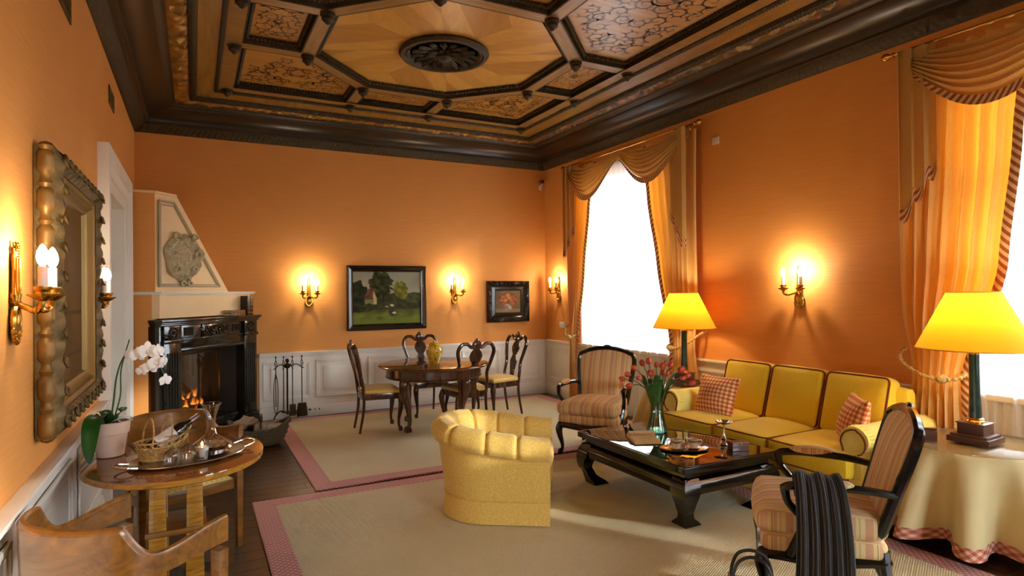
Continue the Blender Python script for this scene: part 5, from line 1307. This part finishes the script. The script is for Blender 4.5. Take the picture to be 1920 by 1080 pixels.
# ================================================================ COFFEE TABLE THINGS
TZ = CZ+.0068
va = thing('glass_vase', 'flared clear glass vase filled with water and tulip stems', 'vase', (3.385,3.92,TZ))
prof = [(.082,.0),(.088,.006),(.086,.03),(.07,.08),(.058,.13),(.053,.19),(.054,.25),(.06,.32)]
MB().lathe(prof, 32, caps=False).build('vase_wall', GREENGLASS, va); MB().lathe([(r-.005, z+.008) for r, z in prof][::-1], 32, caps=False).build('vase_inner', GREENGLASS, va); MB().lathe([(0,.0),(.08,0),(.085,.012),(0,.014)], 32).build('vase_base', GREENGLASS, va)
MB().lathe([(0,.016),(.078,.018),(.076,.03),(.062,.08),(.05,.13),(.046,.16),(0,.16)], 28).build('water', m_thin_glass('vase_water', (.86,.93,.86,1), .04), va)
random.seed(11); tul = []
def bulbmesh(op):
    m = MB()
    for k in range(6):
        a0 = 2*PI*k/6
        def pet(u, v):
            r = .021*math.sin(PI*(.16+.74*v))**.8*(1+.15*op)*(1 if k % 2 else .9); a = a0+(u-.5)*1.25*math.sin(PI*min(1,.25+.7*v)); return (r*math.cos(a), r*math.sin(a), .052*v)
        m.grid(pet, 4, 7)
    return m
TB = [bulbmesh(o) for o in (0, .5)]
HEADS = [(1168,707),(1178,700),(1190,690),(1183,720),(1194,704),(1207,684),(1212,697),(1216,680),(1224,683),(1232,684),(1241,681),(1240,700),(1220,702),(1255,687),(1267,692),(1277,696),(1271,706),(1283,713),(1279,703),(1250,704)]
IR = Vector((.887,-.462,0)); ID = Vector((.462,.887,0))
for i, (hx, hy) in enumerate(HEADS):
    top = IR*((hx-1229)*.0044)+ID*random.uniform(-.12,.1)+Vector((0,0,(806-hy)*.0044)); a = math.atan2(top.y, top.x); sp = Vector((top.x, top.y)).length
    t = thing('tulip', 'red tulip with green stem standing in the clear glass vase', 'tulip', va.location, 0, 'red tulips in the glass vase')
    b0 = Vector((.045*math.cos(a+2.6), .045*math.sin(a+2.6), .02)); rim = Vector((.045*math.cos(a), .045*math.sin(a), .3))
    p = spline([b0, (b0+rim)/2+Vector((0,0,.02)), rim, rim.lerp(top,.55)+Vector((0,0,.035)), top], 5); MB().tube(p, .0038, 6).build('stem', LEAF, t)
    d = (p[-1]-p[-2]).normalized(); q = d.to_track_quat('Z', 'Y').to_matrix().to_4x4()
    m = MB(); src = TB[i % 2]; m.add(src.v, src.f); s_ = random.uniform(.95,1.2); m.xf(Matrix.Translation(top-d*.004) @ q @ Matrix.Scale(s_, 4)); m.build('flower', TULIP, t, fixn=False)
    if i % 2 == 0:
        lt = Vector((math.cos(a+.4)*min(.2,sp+.06), math.sin(a+.4)*min(.2,sp+.06), .44+random.uniform(-.06,.05))); sd_ = Vector((-math.sin(a+.4), math.cos(a+.4), 0)); ax = spline([rim*.8+Vector((0,0,-.06)), rim.lerp(lt,.5)+Vector((0,0,.05)), lt], 6); k_ = len(ax)-1
        MB().grid(lambda u, v: ax[round(v*k_)]+sd_*((u-.5)*.045*math.sin(PI*(.1+.85*v)))+Vector((0,0,.006*abs(u-.5))), 4, k_).build('leaf', LEAF, t, fixn=False)
bk = thing('open_book', 'thick open book lying face up near the tulip vase', 'book', (3.08,3.73,TZ), 1.15)
def page(u, v): x = (u-.5)*.27; return (x, (v-.5)*.2, .008+.042*(math.sin(PI*min(1,abs(u-.5)*2.0*.92+.08))**.6)*(1 if u > .5 else .5))
m = MB(); m.grid(page, 20, 4); m.grid(lambda u, v: ((u-.5)*.27, (v-.5)*.2, .004), 20, 4)
for v_ in (0, 1): m.grid(lambda u, v: (lambda p: (p[0], p[1], .004+(p[2]-.004)*v))(page(u, v_)), 20, 1)
for u_ in (0, 1): m.grid(lambda u, v: (lambda p: (p[0], p[1], .004+(p[2]-.004)*v))(page(u_, u)), 4, 1)
m.build('pages', PAPER, bk, smooth=50); MB().box(-.142,.142,-.106,.106,0,.004).build('cover', P('book_cover_brown', (62,48,36), .6), bk)
MB().grid(lambda u, v: (.0+.136*u, (v-.5)*.2, .052+.012*math.sin(PI*u)-.01*u), 8, 3).build('lifted_pages', PAPER, bk, fixn=False)
tr = thing('coffee_tray', 'small oval dark-rimmed tray holding two cups on the coffee table', 'tray', (3.16,3.37,TZ), -.45)
MB().lathe([(0,.0),(.14,.0),(.17,.012),(.176,.014),(.172,.017),(.14,.005),(0,.004)], 40, sx=1, sy=.62).build('dish', SILVER, tr)
MB().tube([(.176*math.cos(2*PI*k/40), .176*.62*math.sin(2*PI*k/40), .014) for k in range(40)], .004, 6, closed=True).build('rim', P('dark_rim', (44,32,26), .3, .4), tr)
BAND = P('cup_band', (150,104,58), .3)
for i, (x, y, lab) in enumerate(((-.06,.0,'white coffee cup with brown band next to the open book side of the tray'), (.07,.01,'white coffee cup with brown band on the silver compote side of the tray'))):
    M = Matrix.Translation(tr.location) @ Matrix.Rotation(-.45, 4, 'Z'); t = thing('coffee_cup', lab, 'cup', M @ Vector((x,y,.0055)), 2.4-i*2.9, 'coffee cups on the tray')
    MB().lathe([(0,0),(.03,0),(.055,.012),(.057,.014),(.03,.004),(0,.004)], 28).build('saucer', CERAMIC, t)
    c = MB().lathe([(.02,.0055),(.026,.008),(.034,.03),(.037,.055),(.038,.072),(.036,.072),(.033,.03),(.0,.012)], 26).build('cup', CERAMIC, t)
    MB().lathe([(.0374,.048),(.0384,.05),(.039,.062),(.0384,.064)], 26, caps=False).build('band', BAND, c); MB().lathe([(0,.058),(.035,.058)], 20, caps=False).build('coffee', P('coffee', (60,34,18), .2), c)
    MB().tube(spline([(.035,0,.06),(.058,0,.062),(.064,0,.045),(.05,0,.028),(.034,0,.026)],5), .0038, 6).build('handle', CERAMIC, c)
M = Matrix.Translation(tr.location) @ Matrix.Rotation(-.45, 4, 'Z')
t = thing('teaspoon', 'silver teaspoon resting between the two coffee cups', 'spoon', M @ Vector((.005,-.045,.03)), .4); MB().tube([(0,0,0),(.05,.02,.03),(.09,.04,.05)], [.003,.002,.003], 6).build('handle', SILVER, t); MB().ell((-.01,-.004,-.004), (.016,.011,.004), 10, 6).build('bowl', SILVER, t)
t = thing('water_glass', 'small clear tumbler behind the coffee cups', 'glass', (3.33,3.53,TZ)); MB().lathe([(.026,0),(.03,.09),(.028,.09),(.024,.006),(0,.006)], 20).build('tumbler', CLEAR, t)
t = thing('sugar_bowl', 'tiny white sugar bowl with lid beside the tray', 'bowl', M @ Vector((.0,.07,.008))); MB().lathe([(.018,0),(.03,.012),(.033,.03),(.03,.036),(0,.036)], 18).build('bowl', CERAMIC, t); MB().lathe([(.031,.0365),(.02,.045),(.005,.048),(.006,.054),(0,.057)], 16).build('lid', CERAMIC, t)
t = thing('silver_compote', 'silver pedestal dish with fluted rim on the coffee table', 'dish', (3.525,3.335,TZ))
MB().lathe([(.03,0),(.034,.004),(.03,.012),(.014,.026),(.022,.04),(.024,.048),(.012,.06),(.007,.08),(.006,.12),(.009,.15),(.012,.152)], 22).build('stem', SILVER, t)
def comp(u, v): a = 2*PI*u; r = .012+.05*v; return (r*math.cos(a)*(1+.06*v*math.sin(8*a)), r*math.sin(a)*(1+.05*v*math.sin(8*a)), .152+.02*v**1.6)
m = MB().grid(comp, 64, 8, cu=True); m.grid(lambda u, v: (lambda p: (p[0]*.97, p[1]*.97, p[2]+.003))(comp(u, v)), 64, 8, cu=True); m.build('bowl', SILVER, t, fixn=False)
t = thing('match_box', 'small dark brown hinged box lying near the coffee table edge', 'box', (3.49,3.17,TZ), -.32); MB().box(-.065,.065,-.04,.04,0,.05).build('case', BROWNBOX, t, bevel=.004); MB().box(-.066,.066,-.041,.041,.051,.062).build('lid', BROWNBOX, t, bevel=.003); MB().ell((0,-.042,.05), (.006,.004,.006), 8, 6).build('clasp', BRASS, t)
# ================================================================ WALNUT TABLE, TUB CHAIRS AND DRINKS
TC = (-.09, 3.76); wt = thing('oval_walnut_table', 'glossy oval walnut table with pillar legs beside the white wainscot', 'table', (*TC, 0)); WZ = .742
MB().lathe([(0,WZ-.035),(.985,WZ-.035),(1,WZ-.03),(1.004,WZ-.006)], 72, sx=.43, sy=.525).build('table_edge', BURLEDGE, wt); MB().lathe([(0,WZ-.006),(1.003,WZ-.006),(1,WZ-.001),(.99,WZ),(0,WZ)], 72, sx=.43, sy=.525).build('tabletop', WALNUTTOP, wt)
for x, y in ((-.085,-.11),(.085,-.11),(-.085,.11),(.085,.11)):
    l = MB().hexa([(x-.045,y-.045,.06),(x+.045,y-.045,.06),(x+.045,y+.045,.06),(x-.045,y+.045,.06),(x-.035,y-.035,WZ-.035),(x+.035,y-.035,WZ-.035),(x+.035,y+.035,WZ-.035),(x-.035,y+.035,WZ-.035)]).build('pillar', BURLEDGE, wt, bevel=.004)
MB().box(-.14,.14,-.16,.16,.36,.39).build('stretcher_shelf', WALNUT, wt, bevel=.004)
MB().prism([(.24*math.cos(a)*(1 if k % 2 else .72), .27*math.sin(a)*(1 if k % 2 else .72)) for k, a in enumerate([k*PI/4 for k in range(8)])], 0, .06).build('plinth', P('ebonised', (24,18,14), .25, Coat_Weight=.4), wt, bevel=.008)
def make_barrel():
    t = thing('barrel_chair', 'x', 'chair'); R = .285          # faces +y
    def path(s):
        L1 = .2; La = PI*R; tot = 2*L1+La; d = s*tot
        if d < L1: return Vector((R, L1-d)), Vector((1,0))
        if d > L1+La: return Vector((-R, L1-(tot-d))), Vector((-1,0))
        a = (d-L1)/La*PI; return Vector((R*math.cos(a), -R*math.sin(a))), Vector((math.cos(a), -math.sin(a)))
    sm = lambda x: 0 if x < 0 else 1 if x > 1 else x*x*(3-2*x)
    def top(s): q = abs(s-.5); k = 1-(1-max(0,min(1,(q-.215)/.085)))**2.2; return (.825+.008*math.cos(q*8))*(1-k)+k*(.715+.04*sm((q-.3)/.2))
    def bot(s): q = abs(s-.5); k = sm((q-.1)/.26); return .63*(1-k)+k*(.66+.015*sm((q-.3)/.2))
    n = 150; m = MB()
    for d in (-.014, .016):
        def fn(u, v): p, o = path(u); q = p+o*(d+.03*(bot(u)+(top(u)-bot(u))*v-.6)); return (q.x, q.y, bot(u)+(top(u)-bot(u))*v)
        m.grid(fn, n, 6)
    for v_ in (0, 1):
        def cap(u, v): p, o = path(u); z = bot(u)+(top(u)-bot(u))*v_; q = p+o*(-.014+.03*v+.03*(z-.6)); return (q.x, q.y, z)
        m.grid(cap, n, 1)
    for u_ in (0, 1):
        def ce_(u, v): p, o = path(u_); z = bot(u_)+(top(u_)-bot(u_))*v; q = p+o*(-.014+.03*u+.03*(z-.6)); return (q.x, q.y, z)
        m.grid(ce_, 1, 4)
    b = m.build('back_panel', WALNUT, t, smooth=40)
    pts = []
    for k in range(n+1):
        p, o = path(k/n); z = top(k/n); q = p+o*(.002+.03*(z-.6)); pts.append((q.x, q.y, z))
    MB().tube(pts, .02, 8, flat=.7).build('top_rail', WALNUT, b)
    for sx in (-1, 1):
        MB().hexa([(sx*.285-.016,.16,0),(sx*.285+.016,.16,0),(sx*.285+.016,.192,0),(sx*.285-.016,.192,0),(sx*.285-.022,.155,.65),(sx*.285+.022,.155,.65),(sx*.285+.022,.2,.65),(sx*.285-.022,.2,.65)]).build('leg', WALNUT, t, bevel=.003)
        MB().hexa([(sx*.2-.016,-.26,0),(sx*.2+.016,-.26,0),(sx*.2+.016,-.228,0),(sx*.2-.016,-.228,0),(sx*.18-.02,-.245,.6),(sx*.18+.02,-.245,.6),(sx*.18+.02,-.205,.6),(sx*.18-.02,-.205,.6)]).build('leg', WALNUT, t, bevel=.003)
    m = MB(); pl = [(.262,.17),(.262,-.02)]+[(.262*math.cos(a), -.02-.2*math.sin(a)) for a in [k*PI/12 for k in range(1,12)]]+[(-.262,-.02),(-.262,.17)]; m.prism(pl, .37,.43); m.build('seat_frame', WALNUT, t, bevel=.004)
    m = MB()
    def seat(u, v): i = u*(len(pl)); j = int(i) % len(pl); f = i-int(i); p = Vector(pl[j]).lerp(Vector(pl[(j+1)%len(pl)]), f)*.985*v; return (p.x, p.y, .432+.045*(1-v**3)**.7)
    m.grid(seat, 60, 10, cu=True); q = NT('diamond_seat') if 'diamond_seat' not in bpy.data.materials else None
    if q:
        s3 = q.sep(q.mapv(q.co(), rot=(0,0,.785))); f = [q.math('ABSOLUTE', q.math('SUBTRACT', q.math('FRACT', q.math('ADD', q.math('DIVIDE', s3[i], .022), 100)), .5)) for i in (0,1)]
        q.col(q.ramp(q.math('MAXIMUM', f[0], f[1]), [(.38,(226,196,112)),(.47,(196,160,76))])); q.set(Roughness=.7)
    m.build('seat', bpy.data.materials['diamond_seat'], t, smooth=60); return t
BC = make_barrel(); index_children()
for i, (x, y, f, lab) in enumerate(((-.235,2.66,(.80,.60),'walnut barrel-back chair with curved rail turned away from the white door'), (-.09,4.3,(.42,-.9),'walnut barrel-back chair tucked between the oval table and the fireplace'))):
    o = BC if i == 0 else copy_tree(BC); o.location = (x,y,0); o.rotation_euler = (0,0,math.atan2(f[1],f[0])-PI/2); o['label'] = lab; o['group'] = 'walnut barrel chairs at the oval table'
Z0 = WZ+.0008
op = thing('potted_orchid', 'white orchid in a pale clay pot on the oval walnut table', 'orchid', (-.405,3.9,Z0))
MB().lathe([(0,0),(.058,0),(.064,.004),(.08,.12),(.083,.122),(.088,.123),(.094,.185),(.086,.187),(.08,.16),(0,.16)], 32).build('pot', TERRA, op)
m = MB(); random.seed(5)
for k in range(26): a = random.random()*6.28; r = random.random()*.07; m.ell((r*math.cos(a), r*math.sin(a), .165), (.016,.012,.012), 6, 5)
m.build('bark_chips', P('bark', (58,44,32), .9, var=.4, vs=40), op)
def strap(pts, w_, name='leaf'):
    ax = spline(pts, 8); k = len(ax)-1
    def fn(u, v):
        i = round(v*k); p = ax[i]; d = (ax[min(i+1,k)]-ax[max(i-1,0)]).normalized(); s = d.cross(Vector((0,0,1))); s = s.normalized() if s.length > .05 else Vector((1,0,0))
        ww = w_*math.sin(PI*min(1,.1+.88*v)**.8)**.7; return p+s*((u-.5)*2*ww)+Vector((0,0,.35*ww*abs(u-.5)*2))
    m = MB().grid(fn, 4, k); m.build(name, ORCHLEAF, op, smooth=70, fixn=False)
for pts, w_ in (([(0,0,.17),(-.04,-.06,.22),(-.065,-.13,.19),(-.07,-.19,.09),(-.065,-.22,.02)],.045), ([(0,0,.17),(-.035,-.03,.215),(-.075,-.05,.18),(-.085,-.08,.06)],.045), ([(0,0,.17),(.05,-.02,.23),(.06,.03,.25)],.028), ([(0,0,.17),(-.03,.06,.22),(-.07,.12,.22)],.03), ([(0,0,.17),(.02,-.06,.21),(.0,-.1,.22)],.024)): strap(pts, w_)
m = MB()
for k in range(5): a = -1+k*.7; m.tube(spline([(0,0,.175),(.06*math.cos(a),.06*math.sin(a),.2),(.11*math.cos(a),.11*math.sin(a),.185)],4), .004, 5)
m.build('roots', P('root_grey', (208,204,190), .7), op)
R3 = lambda x: Vector((.887*x, -.462*x, 0))      # image-right direction at the pot, in metres
stem1 = [Vector((0,0,.17)), R3(.02)+Vector((0,0,.3)), R3(.035)+Vector((0,0,.42)), R3(.07)+Vector((0,0,.52)), R3(.12)+Vector((0,0,.57)), R3(.2)+Vector((0,0,.575)), R3(.26)+Vector((0,0,.5)), R3(.3)+Vector((0,0,.4))]
st1 = spline(stem1, 8); MB().tube(st1, interp([.005,.004,.003,.002], len(st1)), 6).build('flower_stem', LEAF, op)
MB().tube(spline([Vector((.01,0,.17)), R3(.055)+Vector((0,0,.32)), R3(.06)+Vector((0,0,.46)), R3(.105)+Vector((0,0,.62))],6), .0035, 6).build('stake', LEAF, op)
def orchid_flower(c, face, s):
    q = Vector(face).normalized().to_track_quat('Z', 'Y').to_matrix().to_4x4(); m = MB()
    for k, (ang, L, w_) in enumerate(((PI/2,.048,.016),(PI/2+2.3,.046,.016),(PI/2-2.3,.046,.016),(0.1,.046,.026),(PI-.1,.046,.026))):
        def pet(u, v): r = L*v; ww = w_*math.sin(PI*min(1,.08+.86*v))**.75; d = (u-.5)*2*ww; return (r*math.cos(ang)-d*math.sin(ang), r*math.sin(ang)+d*math.cos(ang), .004*(k > 2)+.008*math.sin(v*2.5)-.006*abs(u-.5))
        m.grid(pet, 6, 8)
    m.ell((0,-.006,.01), (.009,.012,.01), 8, 6); m.xf(Matrix.Translation(c) @ q @ Matrix.Scale(s, 4)); m.build('flower', PETAL, op, smooth=70, fixn=False)
fc = (.1,-1,.15)
for x, z, s, f in ((.115,.545,.9,(-.5,-.8,.2)),(.15,.54,1.0,(.1,-1,.1)),(.205,.56,1.25,(.1,-1,.2)),(.26,.56,.9,(.7,-.7,.1)),(.25,.50,1.1,(.3,-1,-.1)),(.215,.475,1.0,(-.1,-1,-.2)),(.285,.505,.8,(.8,-.5,-.1)),(.17,.455,.75,(-.4,-.9,-.2)),(.295,.405,.85,(.5,-.8,-.1))):
    p = R3(x)+Vector((0,0,z)); orchid_flower(p+Vector((0,-.015,0)), f, s*.88)
sv = thing('serving_tray', 'oval silver serving tray with loop handles on the walnut table', 'tray', (-.03,3.625,Z0), math.atan2(.39,.92))
MB().lathe([(0,0),(.8,0),(.86,.006),(.97,.014),(1,.016),(.99,.02),(.86,.011),(.78,.005),(0,.005)], 64, sx=.285, sy=.2).build('dish', SILVER, sv)
for sx in (-1, 1): MB().tube(spline([(sx*.265,-.06,.018),(sx*.32,-.055,.03),(sx*.345,0,.034),(sx*.32,.055,.03),(sx*.265,.06,.018)],6), .006, 7).build('handle', SILVER, sv)
ZT = Z0+.0055
wbk = thing('wine_cradle', 'woven golden wicker wine cradle on the silver tray', 'wine basket', (-.165,3.66,ZT), .42)
def wbp(u, v, off=0):
    a = 2*PI*u; rx, ry = (.085+.03*v)+off, (.052+.018*v)+off; zt = .085+.05*max(0,math.cos(a))**1.5+.01; return (rx*math.cos(a)+.035*v*max(0,math.cos(a)), ry*math.sin(a), .004+zt*v)
m = MB(); m.grid(lambda u, v: wbp(u, v*.72), 36, 6, cu=True); m.prism([wbp(i/36,0)[:2] for i in range(36)], .001, .006); m.build('basket_wall', WICKER, wbk, fixn=False)
m = MB()
for k in range(22):
    for sg in (-1, 1): m.tube([wbp((k+sg*j*.35)/22, j/8, .003) for j in range(9)], .0026, 5)
for v_ in (.08,.72,1): m.tube([wbp(i/48, v_, .003) for i in range(48)], .005, 6, closed=True)
m.build('weave', WICKER, wbk)
m = MB()
for dx in (-.06, .03): m.tube(spline([(dx,-.062,.07),(dx+.01,-.058,.16),(dx+.02,0,.215),(dx+.01,.058,.16),(dx,.062,.07)],6), .0045, 6)
m.build('handle', WICKER, wbk)
wbo = thing('wine_bottle', 'dark wine bottle with white label lying in the wicker cradle', 'bottle', Vector(wbk.location)+Vector((-.055,-.024,.055)), .42)
R = Matrix.Rotation(math.radians(62), 4, 'Y')
def ax(m): return m.xf(R)
ax(MB().lathe([(0,0),(.033,0),(.037,.006),(.037,.17),(.03,.2),(.016,.225),(.0145,.24),(.0145,.29),(0,.29)], 24)).build('bottle', P('dark_bottle', (20,14,12), .08, Coat_Weight=.5), wbo)
ax(MB().lathe([(.0376,.05),(.0376,.15)], 24, caps=False)).build('label', P('wine_label', (226,222,220), .6, var=.12, vs=60), wbo); ax(MB().lathe([(.0155,.245),(.0165,.25),(.0165,.296),(0,.297)], 18)).build('capsule', P('capsule', (120,104,96), .3, .7), wbo)
dc = thing('wine_decanter', 'clear flared glass decanter with red wine on the silver tray', 'decanter', (.075,3.68,ZT))
pr = [(.03,0),(.09,.006),(.108,.03),(.1,.05),(.06,.075),(.03,.1),(.021,.14),(.024,.19),(.04,.24),(.052,.265)]
MB().lathe(pr, 36, caps=False).build('decanter_glass', CLEAR, dc); MB().lathe([(0,.004),(.085,.009),(.103,.03),(.096,.046),(0,.047)], 32).build('wine', P('red_wine', (40,8,6), .05, Coat_Weight=.5), dc); MB().tube([(.052*math.cos(2*PI*k/30), .052*math.sin(2*PI*k/30), .265) for k in range(30)], .0018, 5, closed=True).build('rim', CLEAR, dc)
vc = thing('votive_candle', 'lit white candle in a small glass on the silver tray', 'candle', (.03,3.53,ZT))
MB().lathe([(.026,0),(.036,.085),(.034,.085),(.025,.006),(0,.006)], 22).build('glass', CLEAR, vc); MB().lathe([(0,.0065),(.0245,.0065),(.0325,.07),(0,.07)], 22).build('wax', CERAMIC, vc); MB().lathe([(0,.07),(.005,.076),(.0055,.084),(0,.1)], 10).build('flame', m_emit('candle_flame', (255,190,90), 8), vc)
m = MB()
for k in range(9): a = -2.35+k*.13; m.box(-.0015,.0015,-.0005,.0005,0,.008+.003*(k % 2)); m.xf(Matrix.Translation((.0285*math.cos(a), .0285*math.sin(a), .012)) @ Matrix.Rotation(a+PI/2, 4, 'Z'), len(m.v)-8)
m.build('printed_band', P('print_dark', (50,50,60), .6), vc)
for i, (x, y, s, lab) in enumerate(((-.105,3.525,1.0,'upturned clear wine glass standing before the wicker cradle on the tray'), (-.035,3.575,1.05,'upturned clear wine glass between the cradle and the decanter'))):
    t = thing('wine_glass', lab, 'wine glass', (x,y,ZT), 0, 'wine glasses on the silver tray')
    m = MB().lathe([(.033,0),(.038,.02),(.04,.045),(.034,.065),(.012,.08)], 26, caps=False); m.xf(Matrix.Scale(s,4)); m.build('bowl', CLEAR, t)
    m = MB().lathe([(.012,.08),(.005,.085),(.0035,.11),(.006,.136)], 14, caps=False); m.xf(Matrix.Scale(s,4)); m.build('stem', CLEAR, t); m = MB().lathe([(0,.136),(.034,.14),(.034,.142),(0,.143)], 26); m.xf(Matrix.Scale(s,4)); m.build('foot', CLEAR, t)
# ================================================================ SCARF AND BAG
M2 = Matrix.Translation(BG2.location) @ Matrix.Rotation(BG2.rotation_euler.z, 4, 'Z')
sc_ = thing('knitted_scarf', 'charcoal ribbed knit scarf hanging over the striped armchair arm', 'scarf', BG2.location, BG2.rotation_euler.z)
drp = spline([(-.225,.56),(-.262,.62),(-.295,.69),(-.33,.712),(-.365,.69),(-.385,.62),(-.395,.5),(-.40,.35),(-.41,.2),(-.42,.06)], 6); kd = len(drp)-1
def scf(u, v, d=0):
    p = drp[round(v*kd)]; w_ = .2+.10*max(0, v-.35); ph = u*5*2*PI; a = .006+.022*max(0, v-.3)
    return (p.x-a*math.sin(ph)-d, .03+(u-.5)*w_+.015*math.sin(v*6), p.y+.012*math.sin(ph*.5+1)*(1-v)*(v > .2))
m = MB(); m.grid(lambda u, v: scf(u, v), 60, kd); m.grid(lambda u, v: scf(u, v, .012), 60, kd); m.build('knit', KNIT, sc_, smooth=70, uv=True, fixn=False)
m = MB()
for k in range(24): p = scf(k/23, 1, .006); m.tube([p, (p[0]-.004, p[1]+.003*math.sin(k), .012)], .003, 5)
m.build('fringe', KNIT, sc_)
bg = thing('handbag', 'dark checked leather handbag with two rolled handles on the rug', 'handbag', (2.31,2.025,.0155), -.8)
def bagm():
    q = NT('bag_check'); s3 = q.sep(q.co()); f = [q.math('FLOOR', q.math('MULTIPLY', s3[i], 42.0)) for i in (0, 2)]; k = q.math('MODULO', q.math('ABSOLUTE', q.math('ADD', f[0], f[1])), 2.0)
    q.col(q.ramp(k, [(0,(40,36,34)),(.5,(64,60,58))], 'CONSTANT')); q.set(Roughness=.45); return q.m
c = MB().cushion((0,0,0), (.34,.16,.22), .07, (0,.02,.01), 12); c.v = [(x*(1-.12*(z/.11)), y*(1-.35*max(0,z/.11)), z) for x, y, z in c.v]; c.xf(Matrix.Translation((0,0,.112))); c.build('body', bagm(), bg)
for sy in (-1, 1):
    h = MB().tube(spline([(-.09,sy*.055,.2),(-.088,sy*.06,.25),(-.06,sy*.05,.32),(0,sy*.04,.345),(.06,sy*.05,.32),(.088,sy*.06,.25),(.09,sy*.055,.2)],6), .008, 8).build('handle', LEATHER, bg)
    for sx in (-1,1): MB().tube([(sx*.09+.014*math.cos(q), sy*.058, .212+.014*math.sin(q)) for q in [k*2*PI/12 for k in range(12)]], .003, 5, closed=True).build('buckle', BRASS, h)
MB().tube([(-.12,0,.222),(.12,0,.222)], .005, 6).build('zip', LEATHER, bg)
